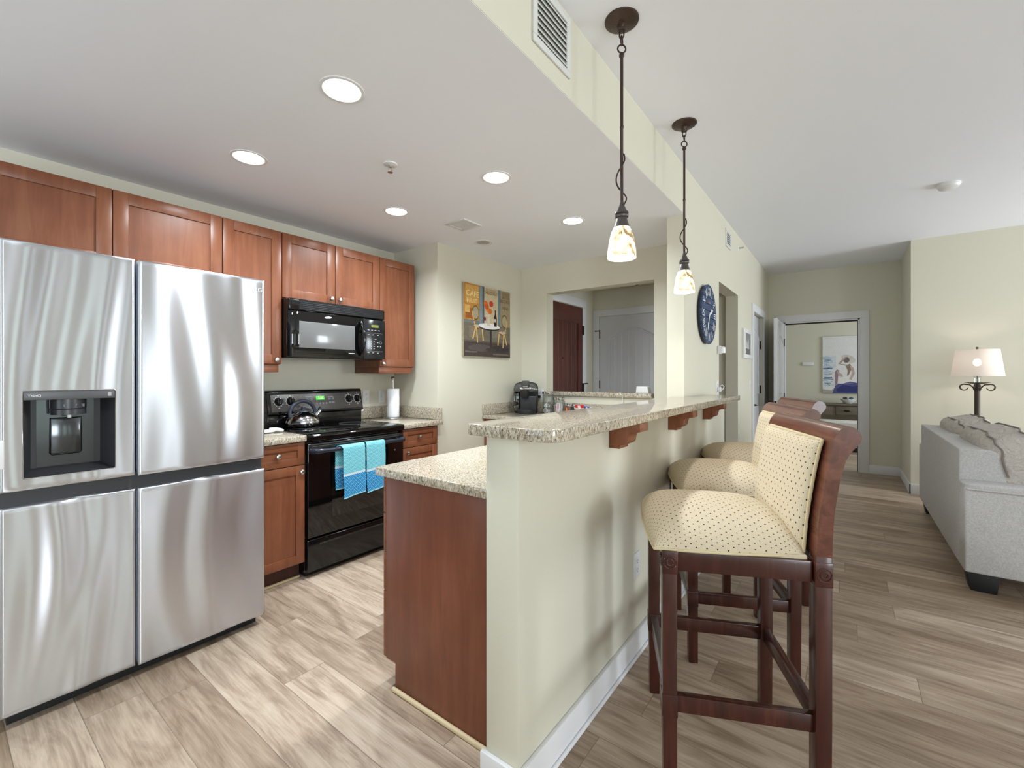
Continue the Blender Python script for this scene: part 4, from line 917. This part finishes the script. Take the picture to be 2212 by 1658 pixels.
A.poly((50, 32, 30), [(62, 55), (62, 42), (63.8, 37), (64, 31), (66, 31), (66.2, 37), (68, 42), (68, 55)]); A.rect((200, 190, 176), 62, 44, 66, 49)
A.poly((120, 40, 44), ell(42, 46, 2.2, 3)); A.line((214, 208, 200), [(42, 49), (42, 55)], 1)
tag(A.build('canvas_painting'), 'cafe painting with two cane chairs and a table, above the coffee corner', 'painting')

A = Art(128, 120, '-y', (-.355, 10.567, .955), .68, 1.09, .028, (226, 224, 220))
A.rect((226, 224, 222), 0, 0, 128, 120); A.rect((212, 216, 220), 0, 40, 40, 66)
for i in range(26):
    y = 44 + i * 2.4; x1 = random.uniform(14, 40); A.line(random.choice([(120, 152, 186), (160, 184, 206), (84, 116, 160), (196, 208, 218)]), [(random.uniform(0, 6), y), (x1 * .6, y + random.uniform(-1, 1)), (x1, y + random.uniform(-1.5, 1.5))], random.uniform(1, 3))
A.poly((176, 168, 158), [(0, 112), (26, 114), (40, 106), (60, 120), (0, 120)])
A.poly((86, 88, 136), [(30, 118), (38, 104), (50, 98), (72, 94), (100, 98), (128, 104), (128, 120), (30, 120)]); A.poly((58, 62, 116), [(40, 112), (60, 102), (90, 106), (100, 104), (100, 118), (44, 118)]); A.poly((112, 112, 156), [(62, 98), (80, 96), (92, 100), (70, 101)])
A.poly((150, 128, 138), [(38, 104), (36, 76), (42, 70), (50, 72), (46, 84), (44, 100)]); A.poly((196, 170, 164), [(42, 72), (58, 80), (60, 86), (48, 84)]); A.poly((232, 226, 224), [(50, 88), (74, 84), (84, 94), (60, 100), (46, 100)])
A.poly((150, 124, 110), [(68, 62), (80, 58), (86, 66), (78, 80), (72, 84), (74, 72)]); A.poly((188, 168, 156), [(80, 62), (90, 66), (94, 78), (84, 92), (78, 90), (86, 78)])
A.poly((204, 196, 188), ell(76, 48, 20, 8, .2)); A.poly((120, 108, 106), ell(70, 50, 9, 6)); A.poly((176, 158, 148), [(46, 58), (62, 46), (68, 46), (54, 58), (72, 60), (72, 63)])
tag(A.build('canvas_painting'), 'blue and white seated figure painting on the bedroom wall', 'painting')

pf = thing('framed_picture', 'small white framed grey picture on the wall past the hall opening', 'picture', (XW, 5.68, 1.65))
mb = MB(); 
for a, b, c, d2 in ((5.42, 5.95, 1.49, 1.535), (5.42, 5.95, 1.775, 1.82), (5.42, 5.51, 1.535, 1.775), (5.86, 5.95, 1.535, 1.775)): mb.box(XW + .001, XW + .025, a, b, c, d2, .002)
mb.build('frame', M_WHITEP, pf)
A = Art(10, 10, '+x', (XW + .012, 5.50, 1.53), .37, .25, .01, (150, 150, 150)); A.rect((132, 132, 130), 0, 0, 10, 10); A.rect((108, 108, 106), 0, 7, 10, 10); A.poly((190, 190, 188), [(2, 7), (4, 3), (5, 5), (7, 2), (8, 7)]); A.build('print', pf)

# ---------------------------------------------------------------- wall clock
def make_clockface():
    m = mat('blue_plank_clock_face', rough=.5); f = noise(m, coords(m, (1, 1.5, 16)), 5, 5, .65, .6)
    lk(m, ramp(m, f, [(.3, (24, 36, 62)), (.55, (44, 68, 106)), (.75, (86, 112, 146))]), bsdf(m).inputs['Base Color']); return m
M_CLK = make_clockface()
CYK, CZK, CR = 3.80, 1.788, .238
ck = thing('wall_clock', 'large round blue plank wall clock with white roman numerals', 'clock', (XW, CYK, CZK))
mb = MB()
for i in range(9):
    a = -CR + 2 * CR * i / 9 + .002; b = -CR + 2 * CR * (i + 1) / 9 - .002; top = []
    for z in [a + (b - a) * k / 6 for k in range(7)]: top.append((math.sqrt(max(0, CR * CR - z * z)), z))
    mb.prism([(CYK + y, CZK + z) for y, z in top] + [(CYK - y, CZK + z) for y, z in top[::-1]], 'x', XW + .022, XW + .036)
mb.build('face', M_CLK, ck, smooth=False)
mb = MB(); mb.lathe([(CR - .006, .004), (CR - .004, .026), (0, .026)], mt=at(XP, (XW, CYK, CZK)), n=48); mb.build('backing', mat('clock_back_dark', (38, 40, 46), .6), ck)
for i, nme in enumerate(['XII', 'I', 'II', 'III', 'IIII', 'V', 'VI', 'VII', 'VIII', 'IX', 'X', 'XI']):
    a = -2 * pi * i / 12; mb = MB(); text_into(mb, nme, .092, (XW + .037, CYK - .178 * sin(a), CZK + .178 * cos(a)), '+x', rot=a, sx=.72); mb.build('numeral', M_WHITET, ck)
mb = MB(); mb.box(XW + .036, XW + .0372, CYK - .035, CYK + .035, CZK + .085, CZK + .102); mb.build('maker_mark', mat('faded_red_mark', (128, 92, 96), .6), ck)
for a, L, wd in ((radians(-68), .115, .022), (radians(-205), .15, .017)):
    mb = MB(); R_ = at(XP, (XW + .039, CYK, CZK)) @ Matrix.Rotation(a, 4, 'Z')
    mb.prism([(-wd / 2, 0), (wd / 2, 0), (wd * .35, L * .45), (wd, L * .62), (0, L), (-wd, L * .62), (-wd * .35, L * .45)], 'z', 0, .002, mt=R_); mb.build('hand', M_WHITET, ck)
mb = MB(); mb.box(XW + .001, XW + .03, 4.235, 4.305, 1.49, 1.56, .004); mb.lathe([(0, 0), (.033, 0), (.033, .05), (.02, .058), (0, .058)], XW + .03, 4.27, 1.496, 24)
tag(mb.build('motion_sensor', M_WHITEP), 'white motion sensor on the wall corner below the clock', 'sensor')

# ---------------------------------------------------------------- vents, detectors, recessed lights
def soffit_vent(label, y0, y1, z0, z1, n):
    t = thing('wall_vent', label, 'vent', (XW, (y0 + y1) / 2, (z0 + z1) / 2), group='white louvred wall vents')
    f = .028; mb = MB()
    for a, b, c, d2 in ((y0, y1, z0, z0 + f), (y0, y1, z1 - f, z1), (y0, y0 + f, z0 + f, z1 - f), (y1 - f, y1, z0 + f, z1 - f)): mb.box(XW + .0005, XW + .009, a, b, c, d2, .002)
    mb.build('frame', M_VENTS, t)
    MB().box(XW + .0004, XW + .0015, y0 + f, y1 - f, z0 + f, z1 - f).build('backing', M_VENTD, t)
    mb = MB()
    for i in range(n):
        z = z0 + f + (z1 - z0 - 2 * f) * (i + .5) / n; mb.prism([(XW + .0016, z + .0075), (XW + .008, z - .007), (XW + .0095, z - .006), (XW + .0035, z + .0085)], 'y', y0 + f, y1 - f)
    mb.build('louvre', M_VENTS, t)
soffit_vent('large white louvred vent on the soffit beside the near pendant', 1.33, 1.60, 2.515, 2.76, 8)
soffit_vent('small white louvred vent high above the wall clock', 4.585, 4.80, 2.53, 2.70, 6)
t = thing('ceiling_vent', 'square white ceiling vent over the kitchen', 'vent', (-2.31, 2.46, HC))
mb = MB()
for a, b, c, d2 in ((-2.415, -2.21, 2.36, 2.39), (-2.415, -2.21, 2.53, 2.56), (-2.415, -2.385, 2.39, 2.53), (-2.24, -2.21, 2.39, 2.53)): mb.box(a, b, c, d2, HC - .008, HC, .002)
mb.build('frame', M_VENTS, t); MB().box(-2.386, -2.239, 2.389, 2.531, HC - .002, HC - .0005).build('backing', M_VENTD, t)
mb = MB()
for i in range(6): y = 2.40 + i * .0225; mb.prism([(y, HC - .001), (y + .012, HC - .008), (y + .014, HC - .007), (y + .003, HC - .0005)], 'x', -2.385, -2.24)
mb.build('louvre', M_VENTS, t)
t = thing('smoke_detector', 'round white smoke detector on the living room ceiling', 'smoke detector', (.64, 4.78, HL))
mb = MB(); mb.lathe([(0, 0), (.070, 0), (.070, -.012), (.062, -.020), (.060, -.030), (.046, -.038), (0, -.038)], .64, 4.78, HL, 36); mb.build('body', M_WHITEP, t)
mb = MB(); mb.lathe([(.0612, -.021), (.0612, -.025)], .64, 4.78, HL, 36, close=False); mb.build('sensing_slot', M_VENTD, t)
t = thing('sprinkler', 'small ceiling sprinkler head with round white escutcheon in the kitchen', 'sprinkler', (-1.965, 1.52, HC))
mb = MB(); mb.lathe([(.038, 0), (.036, -.005), (.014, -.009), (0, -.009)], -1.965, 1.52, HC, 24); mb.build('escutcheon', M_WHITEP, t)
mb = MB(); mb.cyl((-1.965, 1.52, HC - .008), (-1.965, 1.52, HC - .018), .009)
for s_ in (-1, 1): mb.tube([(-1.965, 1.52 + s_ * .008, HC - .016), (-1.965, 1.52 + s_ * .011, HC - .03), (-1.965, 1.52 + s_ * .003, HC - .044)], .002, 6)
mb.lathe([(.014, -.044), (.014, -.046), (0, -.046)], -1.965, 1.52, HC, 16); mb.build('head', M_NICKEL, t)
t = thing('sprinkler', 'side-wall sprinkler head high past the clock, near the small vent', 'sprinkler', (XW, 5.2, 2.645))
mb = MB(); mb.lathe([(.032, 0), (.03, .005), (.012, .01)], mt=at(XP, (XW, 5.2, 2.645)), n=20); mb.build('escutcheon', M_WHITEP, t)
mb = MB(); mb.cyl((XW + .01, 5.2, 2.645), (XW + .05, 5.2, 2.645), .007); mb.box(XW + .05, XW + .053, 5.188, 5.212, 2.64, 2.66); mb.build('head', M_NICKEL, t)

def recessed(x, y, label, lit=True):
    t = thing('recessed_light', label, 'ceiling light', (x, y, HC), group='recessed kitchen ceiling lights' if lit else None)
    mb = MB(); mb.lathe([(.088, 0), (.086, -.003), (.074, -.004), (.070, -.001), (.070, 0)], x, y, HC, 40, close=False); mb.build('trim_ring', M_WHITEP, t)
    mb = MB(); mb.lathe([(0, -.0012), (.070, -.0012), (.070, -.0006)], x, y, HC, 40); mb.build('diffuser', M_GLOW, t)
    d = bpy.data.lights.new('downlight', 'AREA'); d.shape = 'DISK'; d.size = .14; d.energy = 14.5; d.spread = radians(150); d.color = (.86, .94, 1)
    o = bpy.data.objects.new('downlight', d); COL.objects.link(o); o.parent = t; o.location = (0, 0, -.012)
for x, y, lb in ((-1.61, 1.01, 'lit recessed ceiling light nearest the camera'), (-2.50, 1.03, 'lit recessed ceiling light above the refrigerator front'), (-2.50, 1.985, 'lit recessed ceiling light in front of the microwave'), (-1.61, 1.99, 'lit recessed ceiling light over the middle of the island'), (-1.61, 2.89, 'lit recessed ceiling light farthest back, left of the near pendant shade')): recessed(x, y, lb)
t = thing('unlit_recessed_light', 'unlit small round ceiling fixture near the alcove corner', 'ceiling fixture', (-2.49, 2.90, HC))  # recessed ceiling light that is switched off
mb = MB(); mb.lathe([(.085, 0), (.083, -.003), (.058, -.004), (.054, -.0015)], -2.49, 2.90, HC, 36, close=False); mb.build('trim_ring', M_WHITEP, t)
mb = MB(); mb.lathe([(0, -.0012), (.056, -.0012), (.056, -.0006)], -2.49, 2.90, HC, 36); mb.build('baffle', mat('baffle_grey', (170, 170, 168), .6), t)
t = thing('flush_light', 'round flush ceiling light with bronze rim in the entry hall', 'ceiling light', (-2.0, 4.86, 2.385))
mb = MB(); mb.lathe([(.14, 0), (.14, -.045), (.125, -.05), (.12, -.04)], -2.0, 4.86, 2.385, 40, close=False); mb.build('rim', M_BRONZE, t)
mb = MB(); mb.lathe([(.123, -.042), (.09, -.056), (0, -.062)], -2.0, 4.86, 2.385, 40); mb.build('diffuser', mat('frosted_diffuser', (206, 198, 172), .5), t)

# ---------------------------------------------------------------- pendants
def pendant(x, y, label):
    t = thing('pendant_light', label, 'pendant light', (x, y, HL), group='bronze pendants over the bar')
    mb = MB(); mb.lathe([(0, 0), (.070, 0), (.069, -.006), (.055, -.015), (.02, -.022), (.016, -.045), (0, -.047)], x, y, HL, 40)
    bm_ = M_BRONZE; mb.build('canopy', M_HAM, t)
    mb = MB()
    for k, z in enumerate((-.058, -.085)): 
        ax = [(x + (.010 * cos(a) if k == 0 else 0), y + (0 if k == 0 else .009 * cos(a)), HL + z + .020 * sin(a)) for a in [2 * pi * i / 14 for i in range(14)]]; mb.tube(ax, .0030, 6, True)
    mb.tube([(x + .017 * cos(2 * pi * i / 18) * cos(.7), y + .017 * cos(2 * pi * i / 18) * sin(.7), HL - .119 + .017 * sin(2 * pi * i / 18)) for i in range(18)], .0035, 6, True)
    mb.build('chain_link', M_BRONZE, t)
    mb = MB(); mb.lathe([(.008, -.138), (.011, -.143), (.011, -.150), (.0065, -.156), (.0065, -.44), (.0082, -.443), (.0082, -.449), (.0065, -.452), (.0065, -.775)], x, y, HL, 14); mb.build('stem', M_BRONZE, t)
    mb = MB(); pts = []
    for i in range(41):
        u = i / 40; z = HL - .555 - .225 * u; a = 2 * pi * 1.25 * u + 2.2; r = .009 + .014 * sin(pi * u) ** .8 * (.5 + u); pts.append((x + r * cos(a) * -1, y + r * sin(a) - .0, z))
    mb.tube(pts, .0032, 6); mb.build('cord', M_BRONZE, t)
    mb = MB(); mb.lathe([(.0065, -.755), (.012, -.775), (.020, -.793), (.021, -.797), (.027, -.800), (.028, -.806), (.023, -.811), (.028, -.815), (.027, -.822), (.021, -.826), (.026, -.845), (.036, -.872), (.036, -.876)], x, y, HL, 28, close=False); mb.build('socket_cup', M_BRONZEG, t)
    mb = MB(); mb.lathe([(.034, -.866), (.042, -.885), (.052, -.920), (.058, -.960), (.060, -.992), (.0575, -.992), (.0555, -.960), (.049, -.920), (.039, -.885), (.031, -.868)], x, y, HL, 36, close=False); mb.build('shade', M_ALAB, t)
    mb = MB(); mb.puff((x, y, HL - .925), (.019, .019, .028), 1.0, 10); mb.build('bulb', M_BULB, t)
    d = bpy.data.lights.new('pendant_bulb', 'POINT'); d.energy = 6.3; d.color = (1, .95, .89); d.shadow_soft_size = .012
    o = bpy.data.objects.new('pendant_bulb', d); COL.objects.link(o); o.parent = t; o.location = (0, 0, -.962)
M_HAM = mat('hammered_bronze', (80, 66, 58), .38, .75); v_ = coords(M_HAM); vo = nn(M_HAM, 'ShaderNodeTexVoronoi', Scale=120.0); lk(M_HAM, v_, vo.inputs['Vector']); bump(M_HAM, vo.outputs['Distance'], .35, .004)
pendant(-.746, 1.755, 'bronze pendant light with alabaster shade, nearer the camera')
pendant(-.759, 2.70, 'bronze pendant light with alabaster shade, farther one by the clock')

# ---------------------------------------------------------------- bar stools
LW, LD = .465, .427
def make_stool(label):
    t = thing('bar_stool', label, 'bar stool', (0, 0, 0), 1e-9, 'dotted upholstered bar stools')
    hy, hxs = LW / 2, LD / 2
    # local +x is the front, local +y is the stool's left side
    FP = [(-.186, .70), (-.185, .781), (-.190, .876), (-.203, .963), (-.216, 1.047), (-.229, 1.113), (-.238, 1.134), (-.253, 1.151), (-.271, 1.155), (-.289, 1.146), (-.299, 1.127), (-.294, 1.107), (-.279, 1.089), (-.264, 1.066), (-.254, 1.037), (-.246, 1.003), (-.239, .959), (-.231, .899), (-.227, .836), (-.226, .778), (-.226, .70)]
    P_ = FP[1:-1]; sm = []
    for i in range(len(P_)):
        if i in (0, len(P_) - 2, len(P_) - 1): sm.append(P_[i]); continue
        a, b, c, d_ = P_[i - 1], P_[i], P_[i + 1], P_[min(i + 2, len(P_) - 1)]
        for q in range(3):
            u = q / 3; sm.append(tuple(.5 * (2 * b[k] + (c[k] - a[k]) * u + (2 * a[k] - 5 * b[k] + 4 * c[k] - d_[k]) * u * u + (3 * b[k] - a[k] - 3 * c[k] + d_[k]) * u ** 3) for k in (0, 1)))
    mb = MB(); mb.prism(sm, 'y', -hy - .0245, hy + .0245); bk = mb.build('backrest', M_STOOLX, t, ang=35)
    def leg(x, y, top, w0, w1, rear):
        mb = MB(); a = .0215
        mb.prism([(x - a, .0), (x + a * .8, .0), (x + a, .30), (x + a, top), (x - a, top), (x - a, .30)] if not rear else [(x - a * .9, 0), (x + a, 0), (x + a, top), (x - a, top), (x - a, .30)], 'y', y - .0235, y + .0235, .003)
        mb.box(x - a - .002, x + a + .002, y - .0255, y + .0255, .692, .764, .003)
        if not rear: mb.box(x - a - .0015, x + a + .0015, y - .025, y + .025, .255, .322, .002)
        s_ = 1 if y > 0 else -1
        for r in (.019, .0095): mb.tube([(x + r * cos(k * pi / 12), y + s_ * .0262, .728 + r * sin(k * pi / 12)) for k in range(24)], .0022, 6, True)
        if not rear:
            for r in (.019, .0095): mb.tube([(x + .0242, y + r * cos(k * pi / 12), .728 + r * sin(k * pi / 12)) for k in range(24)], .0022, 6, True)
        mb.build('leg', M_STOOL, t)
    for sy in (-1, 1):
        leg(hxs, sy * hy, .764, 0, 0, False); leg(-.2055, sy * hy, .784, 0, 0, True)
    mb = MB()
    for sy in (-1, 1): mb.box(-.18, hxs - .02, sy * hy - .014, sy * hy + .014, .700, .762, .003)
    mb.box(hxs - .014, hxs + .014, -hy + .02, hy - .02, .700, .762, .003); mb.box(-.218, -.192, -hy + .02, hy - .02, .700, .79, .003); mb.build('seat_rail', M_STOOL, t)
    for sy in (-1, 1):
        mb = MB(); mb.box(-.186, hxs - .02, sy * hy - .012, sy * hy + .012, .265, .316, .002); mb.build('stretcher', M_STOOL, t)
    mb = MB(); mb.box(-.217, -.193, -hy + .022, hy - .022, .265, .316, .002); mb.build('stretcher', M_STOOL, t)
    mb = MB(); mb.box(hxs - .012, hxs + .012, -hy + .022, hy - .022, .265, .316, .002); ft = mb.build('footrest', M_STOOL, t)
    mb = MB(); mb.box(hxs - .013, hxs + .0135, -hy + .024, hy - .024, .3162, .3185, .0008); mb.build('metal_strip', M_NICKEL, ft)
    # dished, domed seat cushion
    zb, H = .768, .104
    def sq(u): return sin((u - .5) * pi)
    def seat(u, v):
        s_, q = sq(u), sq(v); hyy = .262 - .03 * (1 - s_) * .5
        x = .045 + .226 * s_ * math.sqrt(1 - .10 * q * q); y = hyy * q * math.sqrt(1 - .08 * s_ * s_)
        k = max(0, (1 - abs(s_) ** 5)) * max(0, (1 - abs(q) ** 5)); k2 = .62 + .38 * math.cos(q * pi / 2) ** .8 * (1 - .25 * s_ * s_)
        return (x, y, zb + H * k ** .42 * k2)
    def suv(u, v):
        x, y, z = seat(u, v); s_, q = sq(u), sq(v); dr = (zb + H - z)
        return (x + math.copysign(dr * abs(s_) ** 10, s_), y + math.copysign(dr * abs(q) ** 6 * .9, q))
    mb = MB(); mb.grid(seat, 40, 40, suv); mb.box(-.17, .255, -.235, .235, zb - .006, zb + .004); st = mb.build('seat', M_DOTS, t, ang=80)
    mb = MB(); ring = [seat(u, 0) for u in [k / 20 for k in range(20)]] + [seat(1, v) for v in [k / 20 for k in range(20)]] + [seat(1 - u, 1) for u in [k / 20 for k in range(20)]] + [seat(0, 1 - v) for v in [k / 20 for k in range(20)]]
    mb.tube([(x, y, zb - .002) for x, y, z in ring], .0045, 6, True); mb.build('piping', M_PIPING, st)
    # padded back
    prof = [(-.176, .775), (-.183, .86), (-.193, .94), (-.206, 1.02), (-.219, 1.085), (-.226, 1.108)]
    def pr(v):
        i = min(int(v * 5), 4); f_ = v * 5 - i; return (prof[i][0] + (prof[i + 1][0] - prof[i][0]) * f_, prof[i][1] + (prof[i + 1][1] - prof[i][1]) * f_)
    def pad(u, v):
        q = sq(u); x, z = pr(v); k = (max(0, 1 - abs(q) ** 6) * max(0, 1 - abs(2 * v - 1) ** 8)) ** .4
        return (x + .004 + .030 * k, .212 * q, z)
    mb = MB(); mb.grid(pad, 32, 32, lambda u, v: (pad(u, v)[1] + math.copysign(.02 * abs(sq(u)) ** 10, sq(u)), v * .325)); pd = mb.build('back_cushion', M_DOTS, t, ang=80)
    mb = MB(); ed = [pad(0, k / 14) for k in range(14)] + [pad(k / 14, 1) for k in range(14)] + [pad(1, 1 - k / 14) for k in range(15)]
    mb.tube([(x + .003, y, z) for x, y, z in ed], .0052, 8); mb.build('piping', M_PIPING, pd)
    return t
s1 = make_stool('bar stool with dotted cream seat nearest the camera')
s2 = copy_tree(s1); s2['label'] = 'bar stool with dotted cream seat, middle of the three at the bar'
s3 = copy_tree(s1); s3['label'] = 'bar stool with dotted cream seat farthest along the bar'
for s_, (x, y), r in ((s1, (-.342, 1.696), 24.8), (s2, (-.462, 2.413), 24.6), (s3, (-.465, 3.135), 25)):
    s_.location = (x, y, 0); s_.rotation_euler = (0, 0, radians(180 + r))

# ---------------------------------------------------------------- sofa, lamp
SX, SY0, SY1 = .572, 3.77, 5.82
so = thing('sofa', 'grey upholstered sofa seen from behind at the right edge', 'sofa', (1.05, 4.8, 0))
mb = MB(); mb.prism([(SX, .12), (SX + .30, .12), (SX + .30, .42), (SX + .20, .80), (SX + .15, .838), (SX, .838)], 'y', SY0 + .16, SY1 - .16, .008, 3); mb.build('back_frame', M_SOFA, so)
mb = MB(); mb.box(SX + .28, SX + .92, SY0 + .16, SY1 - .16, .12, .32, .01); mb.build('base', M_SOFA, so)
for y0, y1 in ((SY0, SY0 + .165), (SY1 - .165, SY1)):
    mb = MB(); mb.box(SX + .001, SX + .95, y0, y1, .118, .625, .012, 3); am = mb.build('arm', M_SOFA, so)
    mb = MB(); mb.puff((SX + .475, (y0 + y1) / 2, .628), (.478, .088, .024), .3, 18); mb.tube([(SX + .01, y0 - .002, .618), (SX + .94, y0 - .002, .618)], .005, 6); mb.build('arm_pad', M_SOFA, am)
for y0, y1 in ((SY0 + .17, SY0 + 1.02), (SY0 + 1.025, SY1 - .17)):
    mb = MB(); mb.puff((SX + .61, (y0 + y1) / 2, .40), (.31, (y1 - y0) / 2, .09), .3, 18); mb.build('seat_cushion', M_SOFA, so)
for i, (y0, y1) in enumerate(((SY0 + .15, SY0 + 1.02), (SY0 + 1.03, SY1 - .13))):
    mt = Matrix.Translation((SX + .275, (y0 + y1) / 2, .70)) @ Matrix.Rotation(radians(-14), 4, 'Y')
    mb = MB(); mb.puff((0, 0, 0), (.135, (y1 - y0) / 2, .25), .45, 26, mt, .022, i * 2.0); cu = mb.build('back_cushion', M_SOFAC, so, ang=80)
    mb = MB()
    for xx in (-.06, .085):
        pts = []
        for k in range(61):
            a = pi * (k / 60); sg = lambda v, p: math.copysign(abs(v) ** p, v)
            pts.append(mt @ Vector((xx + .006 * sin(k * .62) + .004 * sin(k * .27), (y1 - y0) / 2 * sg(cos(a), .45) * .995, .25 * sg(sin(a), .45) * (1.0 if abs(xx) < .1 else .97))))
        mb.tube(pts, .006, 6)
    mb.build('seam', M_SEAM, cu)
for x in (SX + .09, SX + .85):
    for y in (SY0 + .10, SY1 - .10):
        mb = MB(); mb.prism([(x - .075, .12), (x + .075, .12), (x + .055, 0), (x - .055, 0)], 'y', y - .055, y + .055, .004); mb.build('foot', M_SOFAFOOT, so)
mb = MB(); mt = Matrix.Translation((SX + .72, SY0 + .55, .74)) @ Matrix.Rotation(radians(-22), 4, 'Y') @ Matrix.Rotation(radians(20), 4, 'X'); mb.puff((0, 0, 0), (.09, .23, .22), .55, 22, mt, .03, 3); tag(mb.build('throw_pillow', M_PILL, ang=80), 'pale blue throw pillow resting on the sofa', 'pillow')

LX, LY = 1.031, 6.2
cur = MB(); cur.grid(lambda u, v: (4.955 + .025 * sin(u * 40), 3.72 + .36 * u, .1 + 2.25 * v), 60, 1, thick=.004)  # unseen curtain, added so the refrigerator mirrors an orange streak
m_ = mat('added_orange_curtain', (206, 128, 74), .9); t_ = m_.node_tree.nodes.new('ShaderNodeBsdfTranslucent'); t_.inputs[0].default_value = lin((226, 150, 92)); x_ = m_.node_tree.nodes.new('ShaderNodeMixShader'); x_.inputs[0].default_value = .6
lk(m_, bsdf(m_).outputs[0], x_.inputs[1]); lk(m_, t_.outputs[0], x_.inputs[2]); lk(m_, x_.outputs[0], m_.node_tree.nodes['Material Output'].inputs[0])
tag(cur.build('curtain', m_, ang=80), 'orange curtain added out of view to give the refrigerator its orange streak', 'curtain')
fl = thing('floor_lamp', 'iron floor lamp with scrolls and white drum shade behind the sofa', 'floor lamp', (LX, LY, 0))
mb = MB(); mb.lathe([(0, 0), (.15, 0), (.15, .012), (.06, .03), (.02, .045), (0, .045)], LX, LY, 0, 32); mb.build('base', M_IRON, fl)
mb = MB(); mb.lathe([(.021, .04), (.021, 1.14), (.016, 1.18), (.010, 1.215)], LX, LY, 0, 20); mb.lathe([(0, 1.212), (.05, 1.218), (.092, 1.228), (.09, 1.230), (.05, 1.226), (0, 1.226)], LX, LY, 0, 28)
mb.build('column', M_IRON, fl)
for k in range(4):
    a0 = k * pi / 2; mb = MB(); pts = []
    pts += [(.016, 1.145), (.028, 1.18), (.052, 1.206)]
    pts += [(.092 + .029 * cos(a), 1.182 + .029 * sin(a)) for a in [radians(112 - 22 * i) for i in range(14)]]
    mb.tube([(LX + r * cos(a0), LY + r * sin(a0), z) for r, z in pts], [.006] * 10 + [.006 - .0004 * i for i in range(len(pts) - 10)], 8); mb.build('scroll', M_IRON, fl)
mb = MB(); mb.lathe([(.022, 1.228), (.024, 1.25), (.020, 1.27), (.03, 1.30), (.02, 1.315)], LX, LY, 0, 20, close=False); mb.build('glass_neck', M_GLASS, fl)
mb = MB(); mb.lathe([(.0035, 1.23), (.0035, 1.56)], LX, LY, 0, 8); mb.tube([(LX - .15, LY, 1.545), (LX, LY, 1.548), (LX + .15, LY, 1.545)], .002, 6); mb.build('harp', M_IRON, fl)
mb = MB(); mb.lathe([(.009, 1.548), (.010, 1.575), (0, 1.577)], LX, LY, 0, 14); mb.build('finial', M_BRONZE, fl)
mb = MB(); mb.lathe([(.187, 1.291), (.153, 1.549)], LX, LY, 0, 48, close=False); mb.build('shade', M_SHADE, fl)
mb = MB(); mb.puff((LX, LY - .0, 1.425), (.030, .030, .036), 1.0, 12); mb.build('bulb', M_BULB, fl)
d = bpy.data.lights.new('lamp_bulb', 'POINT'); d.energy = 6.5; d.color = (1, .94, .88); d.shadow_soft_size = .035
o = bpy.data.objects.new('lamp_bulb', d); COL.objects.link(o); o.parent = fl; o.location = (0, 0, 1.425)

# ---------------------------------------------------------------- bedroom beyond the open door
ds = thing('console_desk', 'weathered wooden desk with drawers against the bedroom wall', 'desk', (.2, 10.4, 0))
MB().box(-.62, .95, 10.12, 10.58, .745, .772, .003).build('desktop', M_DESK, ds)
MB().box(-.58, .91, 10.16, 10.57, .545, .745).build('apron', M_DESK, ds)
for a in (-.52, -.14, .25, .60):
    mb = MB(); mb.box(a, a + .33, 10.148, 10.16, .565, .725, .004); dd = mb.build('drawer', M_DESK, ds)
    mb = MB(); mb.puff((a + .165, 10.14, .65), (.045, .016, .016), .8, 10); mb.build('cup_pull', M_DARKHW, dd)
for x in (-.56, .85):
    for y in (10.18, 10.52): MB().box(x, x + .05, y, y + .045, 0, .56).build('leg', M_DESK, ds)
bw = MB(); n = 40
def bowlf(u, v):
    a = 2 * pi * u; r = .055 + .07 * v ** .8; rr = r * (1 + .06 * v * cos(8 * a)); return (.042 + rr * cos(a), 10.35 + rr * sin(a), .775 + .085 * v ** 1.3 + .008 * v * cos(8 * a))
bw.grid(bowlf, 64, 10, thick=.004); bw.lathe([(0, 0), (.056, 0), (.056, .004), (0, .004)], .042, 10.35, .7725, 24)
tag(bw.build('scalloped_bowl', M_WHITEP), 'white scalloped bowl on the bedroom desk', 'bowl')
for dx, lb in ((-.045, 'dark green glass ball at the left of the scalloped bowl'), (.045, 'teal green glass ball at the right of the scalloped bowl')):
    mb = MB(); mb.puff((.042 + dx, 10.35, .855), (.042, .042, .036), .9, 12); tag(mb.build('glass_ball', mat('teal_ball', (56, 92, 84) if dx > 0 else (52, 58, 50), .2)), lb, 'ornament', 'balls in the scalloped bowl')
bn = thing('bench', 'white upholstered bench in the bedroom doorway view', 'bench', (.1, 9.5, 0))
mb = MB(); mb.puff((.15, 9.6, .43), (.75, .24, .08), .25, 18); mb.build('cushion', fabric('bench_white', (206, 202, 194), (232, 229, 222), 30), bn)
MB().box(-.58, .88, 9.38, 9.82, .08, .36, .01).build('skirt', fabric('bench_skirt', (196, 190, 178), (222, 216, 206), 30), bn)
MB().box(-.55, .85, 9.42, 9.78, 0, .08).build('plinth', M_BLACKM, bn)
mb = MB(); mb.box(-.685, -.50, 10.572, 10.6, 1.49, 1.56, .004); tag(mb.build('thermostat', M_WHITEP), 'white wall thermostat box left of the bedroom painting', 'thermostat')
